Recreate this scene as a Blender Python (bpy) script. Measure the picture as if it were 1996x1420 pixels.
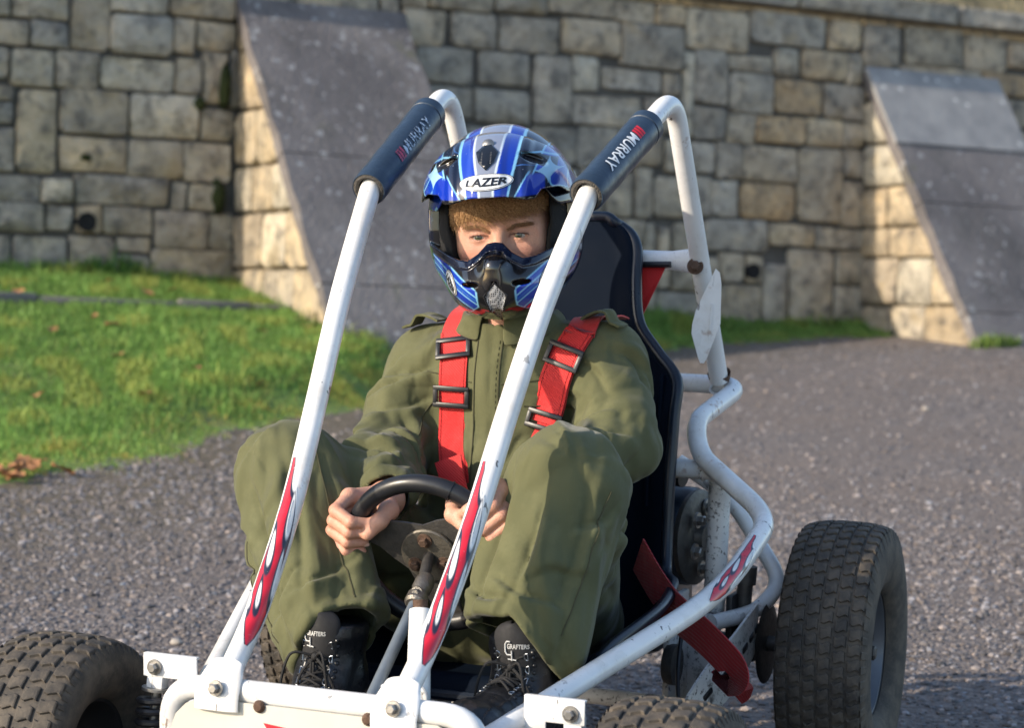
import bpy, bmesh, math, random
import numpy as np
from mathutils import Vector, Matrix
from mathutils.bvhtree import BVHTree
random.seed(11); rng = np.random.default_rng(7)
R_ = math.radians
for o in list(bpy.data.objects): bpy.data.objects.remove(o)
SC = bpy.context.scene; COL = SC.collection

# ---------------------------------------------------------------- camera, sky, sun, exposure
cam_d = bpy.data.cameras.new('camera'); cam = bpy.data.objects.new('camera', cam_d); COL.objects.link(cam)
_r = Vector((0.92470, 0.38048, 0.01303)); _u = Vector((-0.05115, 0.09025, 0.99460)); _f = Vector((-0.37725, 0.92037, -0.10292))
cam.matrix_world = Matrix(((_r.x, _u.x, -_f.x, 1.42248), (_r.y, _u.y, -_f.y, -2.81568), (_r.z, _u.z, -_f.z, 1.0866), (0, 0, 0, 1)))
cam_d.sensor_width = 36; cam_d.lens = 84.525; cam_d.clip_start = .05; cam_d.clip_end = 600
cam_d.dof.use_dof = True; cam_d.dof.focus_distance = 3.55; cam_d.dof.aperture_fstop = 6.0
SC.camera = cam
SUN_EL, SUN_AZ = 25.0, (-0.67, -0.742)          # low winter sun, from the picture's left and slightly towards the viewer
_sd = Vector((SUN_AZ[0], SUN_AZ[1], math.tan(R_(SUN_EL)))).normalized()
W = bpy.data.worlds.new('World'); SC.world = W; W.use_nodes = True
nt = W.node_tree; bg = nt.nodes['Background']
sky = nt.nodes.new('ShaderNodeTexSky'); sky.sky_type = 'NISHITA'; sky.sun_disc = False
sky.sun_elevation = R_(SUN_EL); sky.sun_rotation = math.atan2(_sd.x, _sd.y); sky.air_density = 1.0; sky.dust_density = 1.0; sky.ozone_density = 1.0
nt.links.new(sky.outputs[0], bg.inputs[0]); bg.inputs[1].default_value = .15
sun_d = bpy.data.lights.new('sun', 'SUN'); sun = bpy.data.objects.new('sun', sun_d); COL.objects.link(sun)
sun_d.energy = 3.1; sun_d.angle = R_(.6); sun_d.color = (1, .86, .68)
sun.location = (-20, -26, 16); sun.rotation_euler = (-_sd).to_track_quat('-Z', 'Y').to_euler()
vs = SC.view_settings; vs.view_transform = 'Standard'; vs.look = 'None'; vs.gamma = 1; vs.use_curve_mapping = False; vs.exposure = 0.95
SC.render.engine = 'CYCLES'; SC.cycles.use_denoising = True; SC.cycles.max_bounces = 6
SC.cycles.caustics_reflective = False; SC.cycles.caustics_refractive = False

# ---------------------------------------------------------------- helpers: objects
WL = {}                                            # world location of every object (no rotation on parents)
def link(o, parent=None, loc=None):
    COL.objects.link(o)
    L = Vector(loc) if loc is not None else Vector((0, 0, 0))
    if parent is not None:
        o.parent = parent; o.location = L - WL[parent.name]
    else:
        o.location = L
    WL[o.name] = L
    return o
def tag(o, label=None, cat=None, group=None, kind=None):
    if label: o['label'] = label
    if cat: o['category'] = cat
    if group: o['group'] = group
    if kind: o['kind'] = kind
    return o
def empty(name, loc, label=None, cat=None, group=None):
    o = bpy.data.objects.new(name, None); o.empty_display_size = .1
    link(o, None, loc); return tag(o, label, cat, group)
def mesh_data(name, V, F, mats, smooth=True, mi=None, col=None):
    me = bpy.data.meshes.new(name)
    V = np.asarray(V, np.float32).reshape(-1, 3)
    if isinstance(F, np.ndarray):
        n, k = F.shape
        me.vertices.add(len(V)); me.vertices.foreach_set('co', V.ravel())
        me.loops.add(n * k); me.loops.foreach_set('vertex_index', F.astype(np.int32).ravel())
        me.polygons.add(n); me.polygons.foreach_set('loop_start', np.arange(0, n * k, k, dtype=np.int32))
        me.polygons.foreach_set('loop_total', np.full(n, k, np.int32))
        me.update(calc_edges=True)
    else:
        me.from_pydata([tuple(map(float, v)) for v in V], [], [tuple(f) for f in F])
    if not isinstance(mats, (list, tuple)): mats = [mats]
    for m in mats: me.materials.append(m)
    if mi is not None: me.polygons.foreach_set('material_index', np.asarray(mi, np.int32))
    me.polygons.foreach_set('use_smooth', np.full(len(me.polygons), bool(smooth)))
    if col is not None:
        a = me.color_attributes.new('Col', 'FLOAT_COLOR', 'POINT')
        c = np.ones((len(V), 4), np.float32); c[:, :3] = col; a.data.foreach_set('color', c.ravel())
    me.update(); return me
def mk(name, V, F, mats, parent=None, smooth=True, mi=None, col=None, loc=None):
    o = bpy.data.objects.new(name, mesh_data(name, V, F, mats, smooth, mi, col))
    return link(o, parent, loc)
def sharp(o, ang=35):
    me = o.data; bm = bmesh.new(); bm.from_mesh(me)
    for e in bm.edges:
        if len(e.link_faces) == 2: e.smooth = e.calc_face_angle(0) < R_(ang)
    bm.to_mesh(me); bm.free(); return o
class MB:
    """collects shapes of ONE part into one mesh"""
    def __init__(s): s.V = []; s.F = []; s.M = []
    def add(s, V, F, m=0):
        n = len(s.V); s.V += [tuple(map(float, v)) for v in V]; s.F += [tuple(i + n for i in f) for f in F]; s.M += [m] * len(F); return s
    def tube(s, pts, r, n=16, m=0, closed=False): return s.add(*tube(pts, r, n, closed), m)
    def box(s, c, size, rot=None, bev=.0, m=0): return s.add(*bbox(c, size, rot, bev), m)
    def cyl(s, a, b, r, n=16, r2=None, m=0): return s.add(*tube([a, b], [r, r if r2 is None else r2], n), m)
    def lathe(s, prof, c, ax, n=32, m=0): return s.add(*lathe(prof, c, ax, n), m)
    def build(s, name, mats, parent=None, smooth=True, ang=35, loc=None):
        o = mk(name, s.V, s.F, mats, parent, smooth, s.M, loc=loc)
        return sharp(o, ang) if smooth else o
def frame_of(d):
    d = Vector(d).normalized(); a = Vector((0, 0, 1)) if abs(d.z) < .9 else Vector((1, 0, 0))
    x = a.cross(d).normalized(); return x, d.cross(x), d
def tube(pts, r, n=16, closed=False, flat=None):
    P = [Vector(p) for p in pts]; k = len(P); rs = list(r) if hasattr(r, '__len__') else [r] * k
    V = []; F = []; x = None
    for i in range(k):
        if closed: t = (P[(i + 1) % k] - P[i - 1]).normalized()
        else: t = (P[min(i + 1, k - 1)] - P[max(i - 1, 0)]).normalized()
        if x is None: x = frame_of(t)[0]
        x = (x - t * x.dot(t)).normalized(); y = t.cross(x)
        for j in range(n):
            a = 2 * math.pi * j / n; V.append(P[i] + x * math.cos(a) * rs[i] + y * math.sin(a) * rs[i])
    for i in range(k if closed else k - 1):
        for j in range(n):
            a = i * n + j; b = i * n + (j + 1) % n; i2 = (i + 1) % k
            F.append((a, b, i2 * n + (j + 1) % n, i2 * n + j))
    if not closed: F.append(tuple(range(n))[::-1]); F.append(tuple(range((k - 1) * n, k * n)))
    return V, F
def fillet(pts, rad, seg=6):
    P = [Vector(p) for p in pts]; out = [P[0]]
    rads = rad if hasattr(rad, '__len__') else [rad] * len(P)
    for i in range(1, len(P) - 1):
        a = (P[i - 1] - P[i]); b = (P[i + 1] - P[i]); L = min(rads[i], a.length * .49, b.length * .49)
        p0 = P[i] + a.normalized() * L; p1 = P[i] + b.normalized() * L
        for q in range(seg + 1):
            t = q / seg; out.append(p0 * (1 - t) ** 2 + P[i] * 2 * t * (1 - t) + p1 * t * t)
    out.append(P[-1]); return out
def spline(pts, n=8, closed=False):
    P = [Vector(p) for p in pts]; k = len(P); out = []
    for i in range(k if closed else k - 1):
        if closed: a, b, c, d = P[i - 1], P[i], P[(i + 1) % k], P[(i + 2) % k]
        else: a, b, c, d = P[max(i - 1, 0)], P[i], P[i + 1], P[min(i + 2, k - 1)]
        for q in range(n):
            t = q / n
            out.append(.5 * ((2 * b) + (c - a) * t + (2 * a - 5 * b + 4 * c - d) * t * t + (3 * b - a - 3 * c + d) * t ** 3))
    if not closed: out.append(P[-1])
    return out
def bbox(c, size, rot=None, bev=0.0):
    bm = bmesh.new(); bmesh.ops.create_cube(bm, size=1)
    for v in bm.verts: v.co = Vector((v.co.x * size[0], v.co.y * size[1], v.co.z * size[2]))
    if bev > 0: bmesh.ops.bevel(bm, geom=list(bm.edges), offset=bev, segments=2, affect='EDGES', profile=.5)
    V = [v.co.copy() for v in bm.verts]; bm.verts.index_update(); F = [[v.index for v in f.verts] for f in bm.faces]; bm.free()
    if rot is not None: V = [rot @ v for v in V]
    return [v + Vector(c) for v in V], F
def lathe(prof, c, ax, n=32):
    x, y, z = frame_of(ax); c = Vector(c); V = []; F = []; k = len(prof)
    for j in range(n):
        a = 2 * math.pi * j / n; e = x * math.cos(a) + y * math.sin(a)
        for (r, h) in prof: V.append(c + e * r + z * h)
    for j in range(n):
        for i in range(k - 1):
            a = j * k + i; b = ((j + 1) % n) * k + i; F.append((a, b, b + 1, a + 1))
    return V, F
def axes(x=None, y=None, z=None):
    """3x3 matrix whose columns are the given axes"""
    if z is None: z = Vector(x).cross(Vector(y))
    if x is None: x = Vector(y).cross(Vector(z))
    if y is None: y = Vector(z).cross(Vector(x))
    m = Matrix((Vector(x).normalized(), Vector(y).normalized(), Vector(z).normalized())); return m.transposed()

# ---------------------------------------------------------------- helpers: materials
class NT:
    def __init__(s, name):
        s.m = bpy.data.materials.new(name); s.m.use_nodes = True; s.t = s.m.node_tree
        s.b = s.t.nodes['Principled BSDF']; s.co = s.t.nodes.new('ShaderNodeTexCoord').outputs['Object']
    def n(s, typ, **kw):
        q = s.t.nodes.new('ShaderNode' + typ)
        for k, v in kw.items(): setattr(q, k, v)
        return q
    def L(s, a, b): s.t.links.new(a, b); return s
    def put(s, inp, v):
        if hasattr(v, 'is_linked') or hasattr(v, 'links'): s.t.links.new(v, inp)
        elif hasattr(v, '__len__'): inp.default_value = (*v, 1) if len(v) == 3 and len(inp.default_value) == 4 else v
        else: inp.default_value = v
    def noise(s, scale, detail=3, rough=.55, vec=None, stretch=None, dist=0):
        q = s.n('TexNoise'); q.inputs['Scale'].default_value = scale; q.inputs['Detail'].default_value = detail
        q.inputs['Roughness'].default_value = rough; q.inputs['Distortion'].default_value = dist
        v = vec if vec is not None else s.co
        if stretch:
            mp = s.n('Mapping'); mp.inputs['Scale'].default_value = stretch; s.L(v, mp.inputs['Vector']); v = mp.outputs[0]
        s.L(v, q.inputs['Vector']); return q.outputs['Fac']
    def vor(s, scale, feature='F1', out='Distance', vec=None, rnd=1):
        q = s.n('TexVoronoi', feature=feature); q.inputs['Scale'].default_value = scale; q.inputs['Randomness'].default_value = rnd
        s.L(vec if vec is not None else s.co, q.inputs['Vector']); return q.outputs[out]
    def ramp(s, f, stops):
        q = s.n('ValToRGB'); e = q.color_ramp.elements
        while len(e) < len(stops): e.new(.5)
        for el, (p, c) in zip(e, stops): el.position = p; el.color = (*c, 1) if hasattr(c, '__len__') else (c, c, c, 1)
        s.L(f, q.inputs[0]); return q.outputs[0]
    def mix(s, f, a, b, mode='MIX'):
        q = s.n('Mix', data_type='RGBA', blend_type=mode); s.put(q.inputs[0], f); s.put(q.inputs[6], a); s.put(q.inputs[7], b); return q.outputs[2]
    def math(s, op, a, b=0.0):
        q = s.n('Math', operation=op); s.put(q.inputs[0], a); s.put(q.inputs[1], b); return q.outputs[0]
    def bump(s, h, strength=.5, dist=.01, prev=None):
        q = s.n('Bump'); q.inputs['Strength'].default_value = strength; q.inputs['Distance'].default_value = dist
        s.L(h, q.inputs['Height'])
        if prev is not None: s.L(prev, q.inputs['Normal'])
        return q.outputs[0]
    def out(s, col=None, rough=None, normal=None, **kw):
        if col is not None: s.put(s.b.inputs['Base Color'], col)
        if rough is not None: s.put(s.b.inputs['Roughness'], rough)
        if normal is not None: s.L(normal, s.b.inputs['Normal'])
        for k, v in kw.items(): s.put(s.b.inputs[k.replace('_', ' ')], v)
        return s.m
    def attr(s, name='Col'):
        q = s.n('Attribute'); q.attribute_name = name; return q.outputs['Color']
def simple(name, col, rough=.5, metal=0, var=.12, scale=30, bump=0, bscale=200, bdist=.002, **kw):
    t = NT(name); c = Vector(col)
    f = t.noise(scale, 4); m = t.mix(f, tuple(c * (1 - var)), tuple(c * (1 + var)))
    rg = t.ramp(t.noise(scale * 1.7, 3), [(.3, max(0, rough - .08)), (.7, min(1, rough + .08))])
    nr = t.bump(t.noise(bscale, 3), bump, bdist) if bump else None
    return t.out(m, rg, nr, Metallic=metal, **kw)
# ---------------------------------------------------------------- setting: wall frame, road, grass bank
WP = Vector((-1.8092, 9.1348, 0)); WT = Vector((0.63045, 0.77412, -0.05721)); WG = Vector((-0.01948, 0.08946, 0.99580)); WN = Vector((0.77599, -0.62669, 0.07148))
def wall_pt(u, v, n=0.0): return WP + WT * u + WG * v + WN * n
BANK_U = [-5.6, -4.9, -4.5, -4.2, -3.8, -3.5, -3.1, -2.6, -2.3, -1.6, -1.0, -.1, .4, 1.6, 2.4]; BANK_N = [3.4, 3.1, 2.82, 2.42, 2.18, 2.05, 1.62, 1.2, 1.0, .65, .36, .25, .3, .25, .2]
def bank_z(x, y):
    """height of the grass bank that rises from the road edge to the foot of the wall (numpy)"""
    dx = x - WP.x; dy = y - WP.y
    u = dx * .6315 + dy * .7754; n = dx * .7780 - dy * .6283
    zb = np.maximum(0, .03 + .085 * (.276 - np.clip(u, -5.5, 3)))
    ne = np.interp(u, [-4.5, -2.6, -1.6, -1.0, .3, 1.6], [2.5, 2.5, 1.0, .25, .2, .2])
    nm = np.interp(u, BANK_U, BANK_N); q = np.clip((nm - n) / .45, 0, 1); q = q * q * (3 - 2 * q)
    return zb * np.clip(1 - n / ne, 0, 1) * q, u, n
def make_road_mat():
    t = NT('chipped_tarmac')
    big = t.noise(.9, 4); mid = t.noise(6, 4)
    cell = t.n('TexVoronoi'); cell.inputs['Scale'].default_value = 105; t.L(t.co, cell.inputs['Vector'])
    v = t.n('SeparateColor'); t.L(cell.outputs['Color'], v.inputs[0])
    chip = t.ramp(v.outputs[0], [(0, (.06, .057, .06)), (.45, (.15, .137, .136)), (.8, (.205, .185, .176)), (.97, (.25, .225, .21)), (1, (.33, .30, .27))])
    gap = t.ramp(cell.outputs['Distance'], [(.25, 1.0), (.62, .25)])
    c = t.mix(1, chip, gap, 'MULTIPLY')
    gr = t.noise(40, 3, .7); c = t.mix(.62, c, t.ramp(gr, [(.38, (.055, .048, .049)), (.5, (.15, .132, .126)), (.62, (.34, .295, .27))])); c = t.mix(t.ramp(t.noise(2.4, 4, .6, None, (1, .35, 1)), [(.5, 0), (.72, .45)]), c, (.23, .2, .185))
    c = t.mix(t.ramp(big, [(.32, 0), (.62, .7)]), c, (.165, .13, .108))
    c = t.mix(t.ramp(mid, [(.55, 0), (.75, .5)]), c, (.085, .08, .085))
    sx = t.n('SeparateXYZ'); t.L(t.co, sx.inputs[0]); vx = t.math('ADD', sx.outputs[0], t.math('MULTIPLY', t.noise(3, 4, .6), .9))
    q = t.n('MapRange'); t.L(vx, q.inputs[0]); q.inputs[1].default_value = -.9; q.inputs[2].default_value = -1.75; q.inputs[3].default_value = 0; q.inputs[4].default_value = .85
    c = t.mix(q.outputs[0], c, t.ramp(t.noise(22, 5, .65), [(.35, (.045, .04, .022)), (.5, (.105, .085, .055)), (.7, (.19, .155, .11))]))
    h = t.math('SUBTRACT', 1.0, cell.outputs['Distance'])
    nr = t.bump(h, .9, .006); nr = t.bump(mid, .4, .01, nr)
    return t.out(c, .8, nr)
M_ROAD = make_road_mat()
def road():
    n = 2
    V = [(-70, -40, 0), (70, -40, 0), (70, 70, 0), (-70, 70, 0)]
    o = mk('road', V, [(0, 1, 2, 3)], M_ROAD, smooth=False); return tag(o, kind='structure')
road()
# loose chippings standing out of the tarmac near the kart: one uncountable mass
def chippings():
    base = []
    bm = bmesh.new(); bmesh.ops.create_icosphere(bm, subdivisions=1, radius=1)
    bv = np.array([v.co[:] for v in bm.verts], np.float32); bf = np.array([[v.index for v in f.verts] for f in bm.faces]); bm.free()
    pts = []
    def region(x0, x1, y0, y1, dens):
        k = int((x1 - x0) * (y1 - y0) * dens); return np.c_[rng.uniform(x0, x1, k), rng.uniform(y0, y1, k)]
    P = np.vstack([region(-2.6, .1, .4, 3.6, 3200), region(-.1, 1.7, .3, 3.4, 3600), region(-2.6, 2.2, 3.4, 4.6, 1500), region(-2.6, 2.6, -1.6, .4, 700), region(1.7, 2.6, .3, 3.4, 900)])
    P = np.vstack([P, region(-2.6, 2.6, 4.6, 9.2, 900)]); far = np.clip((P[:, 1] - 2.6) / 3.0, 0, 1); P = P[rng.uniform(0, 1, len(P)) > far * .35]
    bz, u, n = bank_z(P[:, 0], P[:, 1])
    edge = -2.5 + .05 * np.sin(P[:, 1] * 7) + .04 * np.sin(P[:, 1] * 17)
    P = P[(P[:, 0] > edge - .02)]
    k = len(P); s = rng.gamma(6, .00085, k).clip(.0022, .011)
    V = bv[None] * np.stack([s * rng.uniform(.7, 1.3, k), s * rng.uniform(.7, 1.3, k), s * rng.uniform(.45, .8, k)], -1)[:, None, :]
    V = V * (1 + rng.uniform(-.22, .22, V.shape).astype(np.float32))
    a = rng.uniform(0, 6.28, k); ca, sa = np.cos(a)[:, None], np.sin(a)[:, None]
    X = V[..., 0] * ca - V[..., 1] * sa; Y = V[..., 0] * sa + V[..., 1] * ca
    V = np.stack([X + P[:, :1], Y + P[:, 1:2], V[..., 2] + (s * .12)[:, None]], -1).reshape(-1, 3)
    F = (bf[None] + (np.arange(k) * len(bv))[:, None, None]).reshape(-1, 3)
    g = rng.gamma(5.0, .030, k).clip(.04, .29); w = rng.normal(0, .06, k)
    c = np.stack([g * (1.05 + w), g * .955, g * (.95 - w)], -1)
    t = NT('loose_chipping'); m = t.out(t.attr(), .75)
    o = mk('loose_chippings', V, F, m, smooth=False, col=np.repeat(c, len(bv), 0))
    tag(o, kind='stuff')
chippings()
def grass_bank():
    # soil sheet under the turf
    us = np.linspace(-5.6, 2.4, 110); ks = np.linspace(0, 1, 40)
    nmax = np.interp(us, BANK_U, BANK_N)
    V = []
    for i, u in enumerate(us):
        for k in ks:
            n = -.06 + (nmax[i] + .06) * k
            x = WP.x + .6315 * u + .7780 * n; y = WP.y + .7754 * u - .6283 * n
            z, _, _ = bank_z(np.array([x]), np.array([y])); e = min(1, (1 - k) / .08)
            z = float(z[0]) + .002 * e
            V.append((x + .03 * math.sin(y * 13) * k, y, max(z, .002 - .03 * (1 - e))))
    m_ = len(ks); F = [(i * m_ + j, i * m_ + j + 1, (i + 1) * m_ + j + 1, (i + 1) * m_ + j) for i in range(len(us) - 1) for j in range(m_ - 1)]
    t = NT('turf_soil'); f = t.noise(5, 5)
    c = t.ramp(f, [(.3, (.09, .13, .035)), (.5, (.12, .19, .04)), (.7, (.13, .14, .05))])
    o = mk('grass_bank', V, F, t.out(c, .9, t.bump(t.noise(60, 4), .6, .02))); tag(o, kind='structure')
    # blades
    k = 230000
    u = rng.uniform(-5.5, 2.3, k); q = rng.uniform(0, 1, k) ** .9
    nm = np.interp(u, us, nmax); keep = rng.uniform(0, 1, k) < (nm / 3.0 + .25); u, q, nm = u[keep], q[keep], nm[keep]
    n = q * (nm + .05 * np.sin(u * 9) + .04 * np.sin(u * 23) + .05 * np.sin(u * 41) + rng.normal(0, .05, len(u))); k = len(u)
    x = WP.x + .6315 * u + .7780 * n; y = WP.y + .7754 * u - .6283 * n
    z, _, _ = bank_z(x, y)
    patch = np.sin(x * 3.1 + 1.7 * np.sin(y * 2.3)) * np.sin(y * 2.7 + 1.3 * np.sin(x * 1.9))
    pf = np.sin(x * 11 + 2 * np.sin(y * 7)) * np.sin(y * 9 + 2 * np.sin(x * 8))
    h = rng.uniform(.016, .043, k) * (1 + .35 * patch + .25 * pf) * np.clip((1 - q) * 8, .25, 1); h *= np.where(n < .12, 1.5, 1); h *= np.where(rng.uniform(0, 1, k) < .03, 1.8, 1)
    h *= np.where((np.abs(n - .66) < .04) & (u < -2.6), .25, 1)
    w = rng.uniform(.0016, .0035, k); a = rng.uniform(0, 6.28, k); ln = rng.uniform(.1, 1.1, k) * h; la = rng.uniform(0, 6.28, k)
    B = np.stack([x, y, z], -1); d = np.stack([np.cos(a) * w, np.sin(a) * w, 0 * w], -1)
    mid = B + np.stack([np.cos(la) * ln * .3, np.sin(la) * ln * .3, h * .6], -1); tip = B + np.stack([np.cos(la) * ln, np.sin(la) * ln, h * (1 - .25 * (ln / h))], -1)
    V = np.stack([B - d, B + d, mid + d * .7, mid - d * .7, tip], 1).reshape(-1, 3)
    i5 = np.arange(k) * 5
    F = np.concatenate([np.stack([i5, i5 + 1, i5 + 2], -1), np.stack([i5, i5 + 2, i5 + 3], -1), np.stack([i5 + 3, i5 + 2, i5 + 4], -1)])
    dry = np.clip(rng.uniform(0, 1, k) - .80 + .25 * (q > .85), 0, 1)[:, None] * 2.2
    g = np.array([.205, .35, .085]) * (1 + .22 * (patch * .5 + pf * .5))[:, None] * rng.uniform(.65, 1.35, (k, 1)); yel = np.array([.36, .33, .10])
    c = g * (1 - dry.clip(0, 1)) + yel * dry.clip(0, 1); c[:, 0] *= 1 + .35 * (pf > .3)
    t = NT('grass_blade'); m = t.out(t.attr(), .55, Specular_IOR_Level=.25)
    tr = t.n('BsdfTranslucent'); t.L(t.attr(), tr.inputs[0]); mx = t.n('MixShader'); mx.inputs[0].default_value = .35
    t.L(t.b.outputs[0], mx.inputs[1]); t.L(tr.outputs[0], mx.inputs[2]); t.L(mx.outputs[0], t.t.nodes['Material Output'].inputs[0])
    o = mk('grass', V, F, m, smooth=True, col=np.repeat(c, 5, 0)); tag(o, kind='stuff')
grass_bank()
# ---------------------------------------------------------------- retaining wall, buttresses
def make_stone_mat():
    t = NT('weathered_stone')
    oi = t.n('ObjectInfo'); off = t.n('VectorMath', operation='SCALE'); cv = t.n('CombineXYZ')
    for i in range(3): t.L(oi.outputs['Random'], cv.inputs[i])
    t.L(cv.outputs[0], off.inputs[0]); off.inputs['Scale'].default_value = 37
    ad = t.n('VectorMath', operation='ADD'); t.L(t.co, ad.inputs[0]); t.L(off.outputs[0], ad.inputs[1]); vec = ad.outputs[0]
    f = t.noise(9, 5, .6, vec); g = t.noise(38, 4, .65, vec)
    c = t.mix(1, oi.outputs['Color'], t.ramp(f, [(.25, (.55, .53, .50)), (.5, (1.0, .97, .91)), (.75, (1.45, 1.34, 1.14))]), 'MULTIPLY')
    c = t.mix(t.ramp(g, [(.55, 0), (.75, .55)]), c, (.5, .47, .41))
    c = t.mix(t.ramp(t.noise(14, 5, .6, vec), [(.50, 0), (.66, .7)]), c, (.085, .08, .074))
    c = t.mix(t.ramp(t.noise(5, 3, .5, vec), [(.62, 0), (.72, .45)]), c, (.36, .27, .14))
    h = t.noise(30, 6, .65, vec); nr = t.bump(h, 1.0, .022); nr = t.bump(t.noise(7, 4, .5, vec), .8, .05, nr)
    return t.out(c, .9, nr)
M_STONE = make_stone_mat()
M_MORTAR = simple('dark_mortar', (.10, .093, .083), .95, var=.4, scale=12, bump=.8, bscale=60, bdist=.02)
PAL = dict(g=(.33, .315, .29), b=(.37, .325, .26), p=(.46, .43, .365), t=(.45, .365, .25), d=(.25, .24, .225), o=(.42, .29, .15))
def stone_mesh(w, h, dep, jit, O, A, B, N_, corners=None):
    """one dressed stone: worn rim in two chamfers, uneven face; O lower-left of its face plane, A along, B up, N_ out"""
    c4 = corners or [(0, 0), (w, 0), (w, h), (0, h)]
    c4 = [(x + random.uniform(-jit, jit), y + random.uniform(-jit, jit)) for x, y in c4]
    # eight-point outline with clipped corners
    out = []
    cut = min(.03, .13 * min(w, h))
    for i in range(4):
        p = Vector(c4[i]); a = Vector(c4[i - 1]) - p; b = Vector(c4[(i + 1) % 4]) - p
        ca = cut * random.uniform(.2, 1.2)
        out.append(p + a.normalized() * min(ca, a.length * .4)); out.append(p + b.normalized() * min(ca, b.length * .4))
    cx = sum((p for p in out), Vector((0, 0))) / 8
    V = []; lv = [(1.0, -.09), (1.0, dep - .016), (.975, dep - .005), (.91, dep)]
    for s, z in lv:
        for p in out:
            q = cx + (p - cx) * s; zz = z + (random.uniform(-.007, .007) if z > 0 else 0)
            V.append(O + A * q.x + B * q.y + N_ * zz)
    V.append(O + A * cx.x + B * cx.y + N_ * (dep + random.uniform(0, .012)))
    F = []
    for l in range(3):
        for i in range(8): F.append((l * 8 + i, l * 8 + (i + 1) % 8, (l + 1) * 8 + (i + 1) % 8, (l + 1) * 8 + i))
    for i in range(8): F.append((24 + i, 24 + (i + 1) % 8, 32))
    return V, F
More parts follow.
